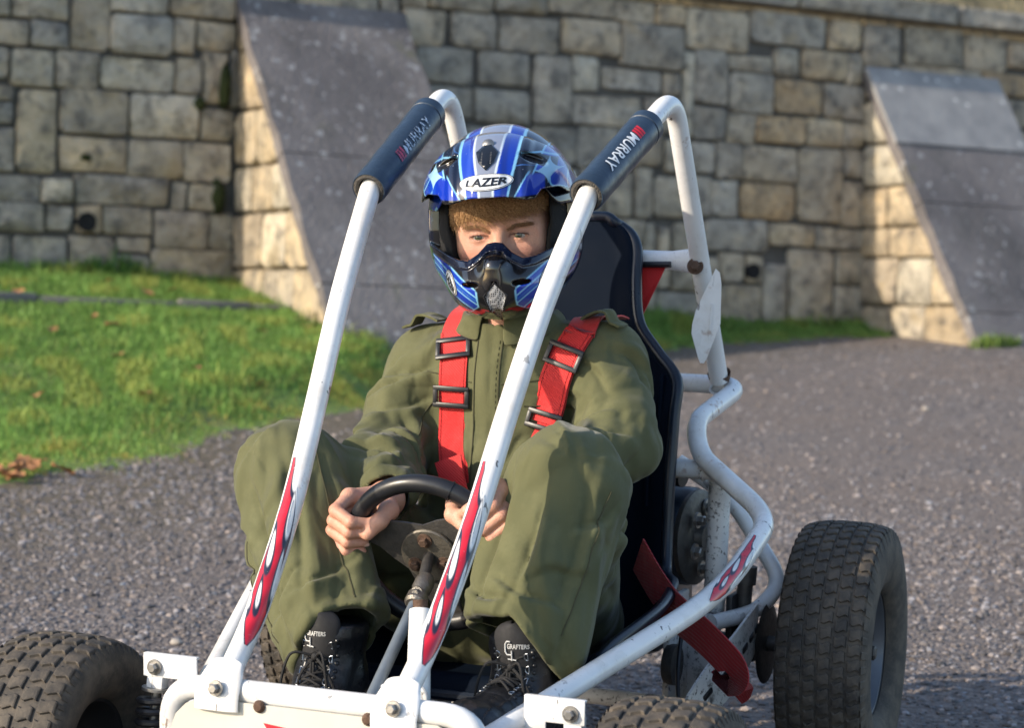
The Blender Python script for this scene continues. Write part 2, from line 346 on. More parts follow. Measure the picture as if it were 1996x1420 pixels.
STONES = "-425,124,-399,139,b;-398,112,-380,138,b;-380,131,-354,143,g;-354,131,-321,146,b;-380,112,-351,130,g;-351,114,-341,131,b;-340,117,-321,130,b;-435,112,-416,123,b;-416,112,-399,124,d;-435,97,-425,111,g;-424,95,-405,111,b;-405,95,-385,112,b;-385,96,-350,111,p;-350,96,-337,113,b;-337,93,-325,117,b;-435,88,-422,95,b;-434,78,-422,88,g;-434,57,-421,77,d;-421,58,-403,94,t;-402,76,-371,96,b;-370,77,-338,96,p;-337,77,-321,92,b;-402,60,-371,75,t;-371,59,-345,76,b;-345,58,-322,76,b;-432,45,-410,57,d;-410,45,-395,57,p;-395,46,-351,59,g;-342,45,-325,58,b;-431,32,-408,45,g;-407,33,-395,45,g;-382,33,-358,46,b;-357,28,-332,45,g;-332,28,-320,45,b;-431,13,-422,31,g;-421,13,-397,31,g;-396,11,-375,32,b;-375,25,-359,33,b;-359,14,-319,28,b;-324,92,-320,118,d;-375,10,-359,25,d;-239,128,-217,145,b;-214,129,-190,146,g;-189,129,-155,147,g;-154,131,-120,149,b;-120,127,-84,149,g;-232,111,-201,129,d;-199,112,-170,129,g;-169,96,-147,129,g;-147,113,-132,131,p;-230,94,-201,111,d;-200,94,-169,111,g;-147,97,-107,112,g;-226,146,-191,159,b;-191,147,-162,160,d;-162,150,-125,162,b;-125,149,-102,159,b;-101,149,-84,159,t;-106,96,-85,114,d;-204,78,-169,93,g;-169,77,-144,95,d;-144,76,-114,97,g;-114,79,-95,96,b;-83,139,-45,160,p;-45,145,2,162,g;3,145,23,161,t;25,138,49,161,g;53,142,92,162,b;93,142,122,161,b;122,145,149,159,b;-13,129,16,145,t;16,128,25,145,b;-78,112,-57,139,d;-56,109,-29,130,g;-29,111,1,128,o;2,110,28,128,g;-84,94,-78,138,p;-78,94,-57,111,d;-57,94,-39,109,b;-39,95,-10,109,o;-9,95,14,110,t;14,96,28,110,b;-80,77,-64,93,g;-63,75,-47,94,g;-47,75,-14,93,b;-13,56,15,95,b;15,80,29,96,g;-100,54,-79,75,b;-78,56,-65,76,d;-65,56,-49,75,g;-48,56,-14,75,o;15,55,30,79,b;-70,39,-30,56,g;-30,44,-2,55,t;-2,43,30,54,b;-59,24,-44,39,b;-17,2,11,43,b;12,25,31,43,b;12,6,32,25,b;-59,2,-33,23,b;-87,37,-71,53,b;-88,18,-59,36,b;-96,2,-59,18,g;104,129,137,142,o;120,113,150,128,b;49,134,69,142,b;69,135,103,142,b;-125,41,-104,53,b;-126,23,-104,40,b;-123,6,-104,23,t;-127,53,-111,76,b;-532,-18,-490,12,b;-489,-18,-446,14,b;-445,-18,-404,12,b;-403,-18,-378,10,g;-377,-18,-330,10,b;-329,-18,-318,4,b;-244,-18,-206,6,b;-205,-18,-168,10,b;-167,-18,-142,6,b;-141,-18,-110,5,d;-109,-18,-66,2,p;-65,-18,-22,2,t;-21,-18,18,1,b;19,-18,32,6,b;108,-18,140,6,g;141,-18,188,14,d;189,-18,220,14,g;221,-18,240,12,g;-33,3,-18,34,g;-329,5,-318,13,g;-244,7,-214,26,p;-213,7,-206,32,b;-167,7,-142,34,t;-141,6,-123,22,p;-103,4,-97,30,p;108,7,140,30,d;-205,11,-168,40,g;-532,13,-504,40,g;-503,13,-490,38,t;-445,13,-432,32,g;221,13,240,42,b;-489,15,-456,38,t;-455,15,-446,42,b;141,15,184,44,g;185,15,210,44,g;211,15,220,38,p;-96,19,-89,50,b;-141,23,-127,44,b;-43,24,-34,38,t;-244,27,-215,46,d;-104,31,-97,52,b;108,31,140,56,b;-445,33,-432,55,d;-214,33,-206,56,d;-394,33,-382,46,t;-167,35,-142,54,t;-503,39,-460,68,b;211,39,220,62,d;-532,41,-504,70,b;-205,41,-168,64,t;-458,43,-446,70,d;221,43,240,72,g;-141,45,-126,52,b;141,45,168,66,b;169,45,210,74,t;-350,45,-343,58,g;-244,47,-216,74,g;-141,53,-128,76,g;-167,55,-142,76,g;-110,53,-100,78,b;-445,56,-435,84,b;-215,57,-206,84,b;108,57,140,82,g;211,63,220,90,p;-205,65,-168,76,p;141,67,168,90,d;-503,69,-460,96,g;-532,71,-504,96,t;-458,71,-446,94,p;221,73,240,100,b;-244,75,-216,94,t;169,75,198,102,d;199,75,210,94,p;-94,76,-81,93,p;108,83,140,112,g;-445,85,-435,96,b;-215,85,-205,94,b;141,91,168,111,b;211,91,220,110,g;-456,95,-446,118,d;-244,95,-230,110,t;199,95,210,120,p;-532,97,-482,126,b;-481,97,-457,120,b;-445,97,-436,116,g;221,101,240,122,b;169,103,198,126,b;-244,111,-233,128,b;211,111,220,134,b;108,113,120,128,g;150,112,168,136,p;-131,115,-96,126,g;-95,115,-85,126,d;-445,117,-435,142,d;-456,119,-446,140,d;-481,121,-457,142,g;199,121,210,144,g;221,123,240,142,p;-434,124,-425,146,p;-532,127,-492,150,b;-491,127,-482,154,g;169,127,198,154,d;-57,130,-30,138,b;-29,129,-14,144,p;138,129,149,144,b;211,135,220,159,b;-320,134,-294,159,g;-293,134,-252,159,b;-251,134,-241,159,g;150,137,168,159,b;-424,139,-388,159,g;-387,139,-380,159,t;-456,141,-446,159,d;-481,143,-457,159,b;-445,143,-435,159,b;-379,143,-355,159,p;221,143,240,159,d;199,145,210,159,b;-434,147,-425,159,g;-354,146,-321,159,p;-240,145,-226,159,b;-532,151,-504,159,b;-503,151,-492,159,b;"
def tint(o, code, sc=1.0):
    c = PAL[code]; av = (.40, .348, .275); c = tuple(1.06 * (.62 * q + .38 * a) for q, a in zip(c, av)); k = random.uniform(.85, 1.18) * sc; w = random.uniform(-.03, .03)
    o.color = (c[0] * k * (1 + w), c[1] * k, c[2] * k * (1 - w), 1)
def retaining_wall():
    root = empty('retaining_wall', wall_pt(-1, 0), 'long grey and brown rubble stone retaining wall with dark joints behind the grass and tarmac', 'wall')
    b = MB(); 
    O = wall_pt(-14, -.4, -.5); A = WT * 26; Bv = WG * 2.0; Nn = WN * .485
    V = [O + A * i + Bv * j + Nn * k for k in (0, 1) for j in (0, 1) for i in (0, 1)]
    b.add(V, [(0, 2, 3, 1), (4, 5, 7, 6), (0, 1, 5, 4), (2, 6, 7, 3), (0, 4, 6, 2), (1, 3, 7, 5)]); b.build('mortar_backing', M_MORTAR, root, smooth=False)
    for s in STONES.strip(';').split(';'):
        a = s.split(','); u0, v0, u1, v1 = [int(q) / 100 for q in a[:4]]; g = random.uniform(.0005, .006)
        V, F = stone_mesh(u1 - u0 - 2 * g, v1 - v0 - 2 * g, random.uniform(.006, .024), .006, wall_pt(u0 + g, v0 + g), WT, WG, WN)
        o = mk('stone', V, F, M_STONE, root); tint(o, a[4]); sharp(o, 50)
    # the wall carries on past both edges of the view
    mb = MB(); R = random.Random(31)
    for (ua, ub) in ((-14, -5.3), (2.42, 12)):
        v = -.16
        while v < 1.56:
            h = min(R.uniform(.18, .31), 1.59 - v); u = ua
            while u < ub - .05:
                w = min(R.uniform(.22, .52), ub - u)
                mb.add(*stone_mesh(w - .012, h - .012, R.uniform(.006, .024), .006, wall_pt(u + .006, v + .006), WT, WG, WN)); u += w
            v += h
    o = mb.build('stone_courses', M_STONE, root, ang=50); o['kind'] = 'stuff'; o.color = (.375, .34, .285, 1)
    # coping course
    u = -14
    while u < 12:
        w = random.uniform(.75, 1.15)
        V, F = stone_mesh(w - .012, .1, .07, .004, wall_pt(u, 1.645), WT, WG, WN)
        o = mk('coping_stone', V, F, M_STONE, root); tint(o, 'g', .9); sharp(o, 50); u += w
    # weep holes: short proud pipes, a near-black disc paints the shade inside
    M_HOLE = simple('drain_hole_shade', (.006, .006, .007), .9)
    for (hu, hv, r) in ((-3.893, .38, .040), (-.401, .297, .038)):
        mb = MB(); mb.lathe([(r * 1.05, -.02), (r * 1.03, .040), (r * .98, .041), (r * .94, .036), (0, .0345)], wall_pt(hu, hv), WN, 20)
        mb.build('drain_hole', M_HOLE, root)
    # moss cushions growing in the joints beside the left buttress
    tm = NT('moss'); M_MOSS = tm.out(tm.ramp(tm.noise(60, 4), [(.3, (.02, .03, .006)), (.7, (.075, .095, .02))]), .95, tm.bump(tm.noise(150, 3), 1, .02))
    for (mu, mv, su, sv) in ((-3.265, 1.02, .028, .10), (-3.385, .93, .03, .03), (-3.285, .52, .034, .075), (-3.9, .66, .025, .015)):
        bm = bmesh.new(); bmesh.ops.create_icosphere(bm, subdivisions=3, radius=1); V = []
        for v in bm.verts:
            c = v.co * (1 + .3 * math.sin(v.co.x * 9 + v.co.z * 7) * math.sin(v.co.y * 8 + 1) + random.uniform(-.1, .1))
            V.append(wall_pt(mu + c.x * su, mv + c.z * sv, .01 + c.y * .035))
        bm.verts.index_update(); F = [[v.index for v in f.verts] for f in bm.faces]; bm.free(); mk('moss', V, F, M_MOSS, root)
    return root
retaining_wall()
def make_slab_mat():
    t = NT('weathered_render')
    c = t.ramp(t.noise(2.2, 5, .6), [(.3, (.085, .078, .08)), (.5, (.135, .122, .122)), (.72, (.21, .19, .182))])
    c = t.mix(t.ramp(t.noise(45, 4), [(.5, 0), (.8, .5)]), c, (.2, .19, .18))
    c = t.mix(t.ramp(t.noise(16, 6, .7), [(.60, 0), (.68, .75)]), c, (.4, .4, .41))          # pale lichen
    st = t.noise(5, 4, .6, None, (1, 1, .18)); c = t.mix(t.ramp(st, [(.52, 0), (.7, .55)]), c, (.07, .066, .062)); c = t.mix(t.ramp(t.noise(2.6, 5, .7), [(.6, 0), (.72, .5)]), c, (.12, .125, .055))
    c = t.mix(t.ramp(t.noise(19, 3, .5), [(.635, 0), (.675, .65)]), c, (.40, .40, .40))
    return t.out(c, .9, t.bump(t.noise(50, 5), .7, .015))
M_SLAB = make_slab_mat()
tcap = NT('pale_cap'); M_CAP = tcap.out(tcap.mix(tcap.ramp(tcap.vor(11), [(.1, .8), (.17, 0)]), tcap.ramp(tcap.noise(8, 5), [(.3, (.2, .2, .205)), (.7, (.3, .295, .29))]), (.6, .6, .58)), .9, tcap.bump(tcap.noise(50, 5), .5, .012))
def buttress(u0, u1, vt, nb, vb, label, cap=False):
    """battered buttress: sloping rendered face, dressed stones on its flanks"""
    root = empty('buttress', wall_pt((u0 + u1) / 2, 0, nb * .6), label, 'buttress')
    def nv(v): return .03 + (vt - v) * (nb - .03) / (vt - vb)
    v0 = -.35; n0 = nv(v0)
    # sloping slab, 6 cm thick, proud of the flank stones
    mb = MB(); sl = (wall_pt(0, v0, n0) - wall_pt(0, vt, .03)).normalized(); nrm = WT.cross(sl).normalized()
    if nrm.dot(WN) < 0: nrm = -nrm
    nu, nvv = 8, 22; V = []
    for k in (0, -.06):
        for j in range(nvv + 1):
            for i in range(nu + 1):
                v = vt + (v0 - vt) * j / nvv; u = u0 - .015 + (u1 - u0 + .03) * i / nu
                if i in (0, nu): u += random.uniform(-.008, .008)
                V.append(wall_pt(u, v, nv(v)) + nrm * (k + random.uniform(-.003, .003)))
    S = (nu + 1) * (nvv + 1); cuts = [0, 9, 16, nvv]
    for a0, a1 in zip(cuts, cuts[1:]):
        W_ = {}; VV = []; F = []
        def vid(k, j, i):
            key = (k, j, i)
            if key not in W_:
                p = V[(S if k else 0) + j * (nu + 1) + i].copy()
                if j == a0 and a0: p += (sl * .0035)
                if j == a1 and a1 != nvv: p -= (sl * .0035)
                W_[key] = len(VV); VV.append(p)
            return W_[key]
        for j in range(a0, a1):
            for i in range(nu): F += [(vid(0, j, i), vid(0, j + 1, i), vid(0, j + 1, i + 1), vid(0, j, i + 1))]
            for i in (0, nu):
                q = (vid(0, j, i), vid(1, j, i), vid(1, j + 1, i), vid(0, j + 1, i)); F.append(q if i == 0 else q[::-1])
        for i in range(nu):
            F += [(vid(0, a0, i), vid(0, a0, i + 1), vid(1, a0, i + 1), vid(1, a0, i)), (vid(0, a1, i), vid(1, a1, i), vid(1, a1, i + 1), vid(0, a1, i + 1))]
        o = mk('sloping_slab', VV, F, M_SLAB, root); sharp(o, 40)
    if cap:
        V = []; vc = 1.0 - .03
        for k in (.012, -.01):
            for (u, v) in ((u0 - .02, vt + .005), (u1 + .02, vt + .005), (u1 + .02, vc), (u0 - .02, vc)): V.append(wall_pt(u, v, nv(v)) + nrm * k)
        mk('cap_slab', V, [(0, 3, 2, 1), (4, 5, 6, 7), (0, 1, 5, 4), (1, 2, 6, 5), (2, 3, 7, 6), (3, 0, 4, 7)], M_CAP, root, smooth=False)
    # core and flank stones
    mb = MB(); V = []
    for u in (u0 + .05, u1 - .05):
        for (v, n) in ((v0, -.1), (v0, n0 - .09), (vt - .1, -.04), (vt - .1, -.1)): V.append(wall_pt(u, v, n))
    mb.add(V, [(0, 1, 2, 3), (4, 7, 6, 5), (0, 4, 5, 1), (1, 5, 6, 2), (2, 6, 7, 3), (3, 7, 4, 0)]); mb.build('core', simple('buttress_mortar', (.2, .175, .13), .95, var=.3, bump=.6, bscale=50, bdist=.01), root, smooth=False)
    for side in (0, 1):
        v = -.3; Nv = -WT if side == 0 else WT
        U = (u0 + .035) if side == 0 else (u1 - .035)
        while v < vt - .12:
            h = random.uniform(.15, .27); h = min(h, vt - v - .02); n = .0
            nt_, nb_ = nv(v + h) - .065, nv(v) - .065
            while n < nb_ - .03:
                w = random.uniform(.2, .42)
                if n + w > nb_ - .14: w = nb_ - n
                a = [(0, 0), (w, 0), (min(w, max(.02, nt_ - n)) if n + w > nt_ else w, h), (0, h)]
                if nt_ - n < .03: a[2] = (.03, h); 
                A = WN if side == 0 else WN; Bv = WG
                V, F = stone_mesh(w - .012, h - .012, .03, .006, wall_pt(U, v + .006, n + .006), A, Bv, Nv, [(max(0, x - (.012 if x else 0)), max(0, y - (.012 if y else 0))) for x, y in a])
                if side == 1: pass
                else: F = [f[::-1] for f in F]
                o = mk('stone', V, F, M_STONE, root); tint(o, random.choice('tbpt'), .98); sharp(o, 50); n += w
            v += h
    return root
buttress(-3.21, -2.41, 1.42, 1.09, .05, 'big sloping stone buttress with dark lichen spotted face beside the grass', False)
buttress(.275, 1.11, 1.37, .97, .0, 'sloping stone buttress with pale cap slab beside the tarmac', True)
# bank above the coping
def upper_bank():
    V = []; F = []; nu, nv_ = 120, 14
    for i in range(nu + 1):
        for j in range(nv_ + 1):
            u = -14 + 26 * i / nu; q = j / nv_; s = 3.5 * q
            p = wall_pt(u, 1.6, -.12) + Vector((-.778 * s, .628 * s, 1.15 * s + .03 * math.sin(u * 7 + j) * math.sin(j * 1.7)))
            V.append(p)
    for i in range(nu):
        for j in range(nv_): a = i * (nv_ + 1) + j; F.append((a, a + nv_ + 1, a + nv_ + 2, a + 1))
    t = NT('dry_bank'); c = t.ramp(t.noise(4, 6, .65), [(.3, (.1, .085, .05)), (.5, (.2, .16, .085)), (.68, (.3, .24, .13)), (.8, (.12, .13, .04))])
    o = mk('upper_bank', V, F, t.out(c, .95, t.bump(t.noise(20, 5), 1, .05))); tag(o, kind='structure')
upper_bank()
# ---------------------------------------------------------------- kart materials
def make_white_paint():
    t = NT('white_frame_paint')
    c = t.mix(t.noise(14, 4), (.66, .67, .68), (.83, .83, .82))
    dirt = t.ramp(t.noise(9, 5, .65), [(.48, 0), (.72, .6)]); c = t.mix(dirt, c, (.5, .46, .40))
    sc = t.noise(60, 3, .6, None, (1, 1, .35)); chips = t.ramp(sc, [(.665, 0), (.68, .9)])
    where = t.ramp(t.noise(6, 2), [(.42, 0), (.55, 1)])
    c = t.mix(t.math('MULTIPLY', chips, where), c, (.05, .045, .045))
    fine = t.ramp(t.noise(34, 4, .7, None, (6, 6, .6)), [(.66, 0), (.70, .5)]); c = t.mix(fine, c, (.22, .21, .2))
    rust = t.math('MULTIPLY', t.ramp(t.noise(33, 4, .7), [(.6, 0), (.7, 1)]), t.ramp(t.noise(4.3, 3), [(.52, 0), (.66, .9)]))
    c = t.mix(rust, c, (.28, .12, .04))
    return t.out(c, t.ramp(t.noise(20, 3), [(.3, .22), (.7, .42)]), t.bump(t.noise(35, 3), .12, .003), Coat_Weight=.3, Coat_Roughness=.15)
M_WHITE = make_white_paint()
def make_grimy_white():
    t = NT('grimy_white_paint')
    c = t.mix(t.ramp(t.noise(10, 4), [(.35, 0), (.65, 1)]), (.5, .49, .47), (.74, .74, .72))
    c = t.mix(t.ramp(t.noise(120, 5, .7), [(.56, 0), (.63, .9)]), c, (.06, .055, .05))
    c = t.mix(t.ramp(t.noise(18, 5, .6), [(.62, 0), (.7, .9)]), c, (.045, .04, .04))
    return t.out(c, .4, t.bump(t.noise(60, 3), .2, .003))
M_GRIME = make_grimy_white()
M_PANEL = (lambda t: t.out(t.mix(t.ramp(t.noise(7, 4), [(.35, 0), (.7, 1)]), (.52, .50, .43), (.62, .60, .53)), .45))(NT('cream_panel_paint'))
M_RUST = simple('rusty_steel', (.095, .055, .036), .8, .2, var=.6, scale=120, bump=.6, bscale=300)
M_STEEL = simple('dull_steel', (.3, .29, .275), .42, .85, var=.3, scale=60, bump=.3, bscale=400, bdist=.001)
M_DSTEEL = simple('greasy_steel', (.085, .08, .075), .55, .6, var=.5, scale=70, bump=.4, bscale=300)
M_BLACK = simple('black_plastic', (.012, .013, .016), .38, var=.3, scale=20, bump=.12, bscale=500, bdist=.0006)
M_BLACKM = simple('black_iron', (.02, .02, .022), .45, .2, var=.4, scale=40, bump=.3, bscale=200)
M_SEAT = simple('navy_black_seat_shell', (.006, .012, .024), .33, var=.25, scale=8, Specular_IOR_Level=.45)
M_SEATB = simple('navy_black_seat_back', (.005, .009, .018), .6, var=.25, scale=8, Specular_IOR_Level=.03)
M_VINYL = simple('navy_vinyl', (.018, .034, .060), .40, var=.35, scale=30, bump=.25, bscale=120, bdist=.002)
M_FOAM = simple('grey_foam', (.075, .068, .06), .95, var=.5, scale=200, bump=1, bscale=350, bdist=.004)
def web_mat(name, c):
    t = NT(name); w = t.n('TexWave', wave_type='BANDS', bands_direction='DIAGONAL'); w.inputs['Scale'].default_value = 120; t.L(t.co, w.inputs['Vector'])
    col = t.mix(t.noise(25, 4), tuple(np.array(c) * .72), tuple(np.array(c) * 1.15))
    return t.out(col, .62, t.bump(t.noise(30, 3), .5, .006, t.bump(w.outputs['Fac'], .5, .0012)), Sheen_Weight=.2)
M_RED = web_mat('red_webbing', (.62, .012, .012))
M_RED2 = web_mat('dark_red_webbing', (.34, .008, .014))  # darker crimson than the shoulder webbing, for the lap strap
M_REDPR = simple('red_print', (.6, .015, .03), .45)
def tyre_mat(name, c, c2, lo=.52, hi=.7):
    t = NT(name); f = t.noise(30, 5, .65); g = t.noise(220, 3)
    col = t.mix(t.ramp(f, [(lo, 0), (hi, 1)]), c, c2); col = t.mix(t.ramp(g, [(.55, 0), (.8, .5)]), col, tuple(np.array(c2) * 1.3))
    return t.out(col, .78, t.bump(g, .5, .0015))
M_TYRE_D = tyre_mat('worn_black_rubber', (.0085, .0084, .009), (.018, .0168, .016))
M_TYRE_M = tyre_mat('dusty_rubber', (.035, .031, .027), (.085, .07, .054), .4, .62)
M_RIM = simple('dull_grey_rim', (.13, .14, .16), .45, .5, var=.2, scale=20)
M_PRINT = simple('white_print', (.62, .64, .66), .5, var=.25, scale=150)
M_PRINTW = (lambda t: t.out(t.mix(t.ramp(t.noise(170, 5, .7), [(.47, 0), (.55, 1)]), (.02, .035, .06), (.5, .55, .62)), .5))(NT('worn_white_print'))
M_PINK = (lambda t: t.out(t.mix(t.ramp(t.noise(120, 5, .7), [(.4, 0), (.55, 1)]), (.07, .03, .06), (.5, .05, .1)), .5))(NT('worn_pink_print'))

# ---------------------------------------------------------------- lettering
_tc = {}
def text2d(s, bold=0.0, shear=0.0, res=3):
    """built-in letterforms as flat triangles; cap height 1, centred"""
    k = (s, bold, shear)
    if k not in _tc:
        cu = bpy.data.curves.new('letters', 'FONT'); cu.body = s; cu.size = 1; cu.offset = bold; cu.shear = shear; cu.resolution_u = res; cu.fill_mode = 'FRONT'
        o = bpy.data.objects.new('letters', cu); COL.objects.link(o); dg = bpy.context.evaluated_depsgraph_get(); dg.update()
        me = bpy.data.meshes.new_from_object(o.evaluated_get(dg)); bm = bmesh.new(); bm.from_mesh(me); bmesh.ops.triangulate(bm, faces=bm.faces)
        V = np.array([v.co[:2] for v in bm.verts]); bm.verts.index_update(); F = [[v.index for v in f.verts] for f in bm.faces]; bm.free()
        bpy.data.objects.remove(o); bpy.data.meshes.remove(me); bpy.data.curves.remove(cu)
        lo, hi = V.min(0), V.max(0); V = (V - (lo + hi) / 2) / (hi[1] - lo[1]); _tc[k] = (V, F)
    V, F = _tc[k]; return V.copy(), F
def cut_fine(V, F, step):
    """slice a flat mesh into cells no larger than step, so it can be wrapped round a curve"""
    bm = bmesh.new(); vs_ = [bm.verts.new((v[0], v[1], 0)) for v in V]
    for f in F:
        try: bm.faces.new([vs_[i] for i in f])
        except ValueError: pass
    A = np.asarray(V)
    for ax in (0, 1):
        lo, hi = A[:, ax].min(), A[:, ax].max(); n = int((hi - lo) / step)
        for i in range(1, n + 1):
            co = [0, 0, 0]; no = [0, 0, 0]; co[ax] = lo + i * step; no[ax] = 1
            bmesh.ops.bisect_plane(bm, geom=bm.verts[:] + bm.edges[:] + bm.faces[:], plane_co=co, plane_no=no)
    bm.verts.index_update(); V2 = np.array([v.co[:2] for v in bm.verts]); F2 = [[v.index for v in f.verts] for f in bm.faces]; bm.free(); return V2, F2
def poly2d(pts): return [list(p) for p in pts], [list(range(len(pts)))]

# ---------------------------------------------------------------- go-kart
KART = empty('go_kart', (0, .55, 0), 'white tube framed off road go-kart with roll bars and red flame decals on the tarmac', 'go-kart')
TR = .0162                                        # frame tube radius
def flat_tube(secs, n=24):
    """loft of ellipses: (centre, half width along X, half depth across)"""
    V = []; F = []; k = len(secs)
    for i, (c, a, b) in enumerate(secs):
        c = Vector(c); t = (Vector(secs[min(i + 1, k - 1)][0]) - Vector(secs[max(i - 1, 0)][0])).normalized(); x = Vector((1, 0, 0)); x = (x - t * x.dot(t)).normalized(); y = t.cross(x)
        for j in range(n):
            an = 2 * math.pi * j / n; V.append(c + x * math.cos(an) * a + y * math.sin(an) * b)
    for i in range(k - 1):
        for j in range(n): F.append((i * n + j, i * n + (j + 1) % n, (i + 1) * n + (j + 1) % n, (i + 1) * n + j))
    F.append(tuple(range(n))[::-1]); F.append(tuple(range((k - 1) * n, k * n))); return V, F
def bolt(mb, c, ax, r=.011, h=.008, m=0):
    ax = Vector(ax).normalized(); c = Vector(c)
    mb.lathe([(0, h * .4), (r * 1.5, h * .35), (r * 1.55, 0)], c, ax, 18, m)
    mb.lathe([(0, h * 1.5), (r * .75, h * 1.5), (r, h * 1.3), (r, h * .3)], c, ax, 6, m)
def flame_cols(S, X):
    # red tongues streaming upwards, long white tears between them
    """flame sticker: S 0..1 along, X -1..1 across; returns keep mask and colours"""
    c = np.interp(S, [0, .06, .2, .4, .6, .75, .88, 1], [-.16, -.14, -.05, .05, .02, .14, .30, .44])
    w = np.interp(S, [0, .05, .12, .22, .4, .55, .7, .84, .94, 1], [.03, .22, .40, .50, .50, .46, .40, .22, .08, .03])
    d = np.abs(X - c) - w
    holes = [(.14, .27, .16, .12), (-.42, .40, .18, .20), (.30, .52, .19, .15), (-.16, .70, .20, .18), (.10, .90, .20, .12), (.50, .24, .12, .10)]
    for (hx, hs, hw, hl) in holes:
        q = (S - hs) / hl; ww = hw * (1 - .5 * q); cc = hx + .16 * q
        dd = -(np.sqrt(((X - cc) / np.maximum(ww, .02)) ** 2 + q ** 2) - 1) * hw
        d = np.maximum(d, dd)
    return d
def flame_decal(name, path, r, s0, s1, phi0, parent, half=1.75, flip=1):
    P = [Vector(p) for p in path]; L = [0]
    for a, b in zip(P, P[1:]): L.append(L[-1] + (b - a).length)
    ns = int((s1 - s0) / .0013); nx = 72; V = []; grid = np.zeros((ns + 1, nx + 1, 2))
    for i in range(ns + 1):
        l = s0 + (s1 - s0) * i / ns; j = max(q for q in range(len(L) - 1) if L[q] <= l + 1e-9); f = (l - L[j]) / (L[j + 1] - L[j]); c = P[j].lerp(P[j + 1], f)
        t0 = (P[min(j + 1, len(P) - 1)] - P[max(j - 1, 0)]).normalized(); t1 = (P[min(j + 2, len(P) - 1)] - P[j]).normalized(); t = t0.lerp(t1, f).normalized()
        x = Vector(phi0); x = (x - t * x.dot(t)).normalized(); y = x.cross(t)
        for k in range(nx + 1):
            X = -1 + 2 * k / nx; a = X * half; V.append(c + (x * math.cos(a) + y * math.sin(a) * flip) * (r + .0006)); grid[i, k] = (i / ns, X)
    S, X = grid[..., 0].ravel(), grid[..., 1].ravel(); d = flame_cols(S, X)
    sm = lambda v, a, b: np.clip((v - a) / (b - a), 0, 1)
    dark = sm(d, .085, .055); red = sm(d, .012, -.012); col = np.tile(np.array([.76, .765, .765]), (len(d), 1))
    col = col * (1 - dark[:, None]) + np.array([.018, .022, .045]) * dark[:, None]; rc = np.array([.60, .014, .035])[None] * (1 - .25 * np.sin(S * 21 + X * 3)[:, None] ** 2); col = col * (1 - red[:, None]) + rc * red[:, None]
    F = []
    for i in range(ns):
        for k in range(nx):
            a = i * (nx + 1) + k; q = (a, a + 1, a + nx + 2, a + nx + 1)
            if min(d[v] for v in q) < .10: F.append(q)
    used = sorted({v for f in F for v in f}); mp = {v: i for i, v in enumerate(used)}
    t = NT('flame_sticker'); w = t.ramp(t.noise(220, 4, .7), [(.68, 0), (.70, .7)]); m = t.out(t.mix(w, t.attr(), (.62, .6, .6)), t.ramp(t.noise(20, 3), [(.3, .22), (.7, .42)]), Coat_Weight=.3, Coat_Roughness=.15)
    return mk(name, [V[v] for v in used], [[mp[v] for v in f] for f in F], m, parent, col=col[used])
VIEWDIR = Vector((.3773, -.9204, .05))
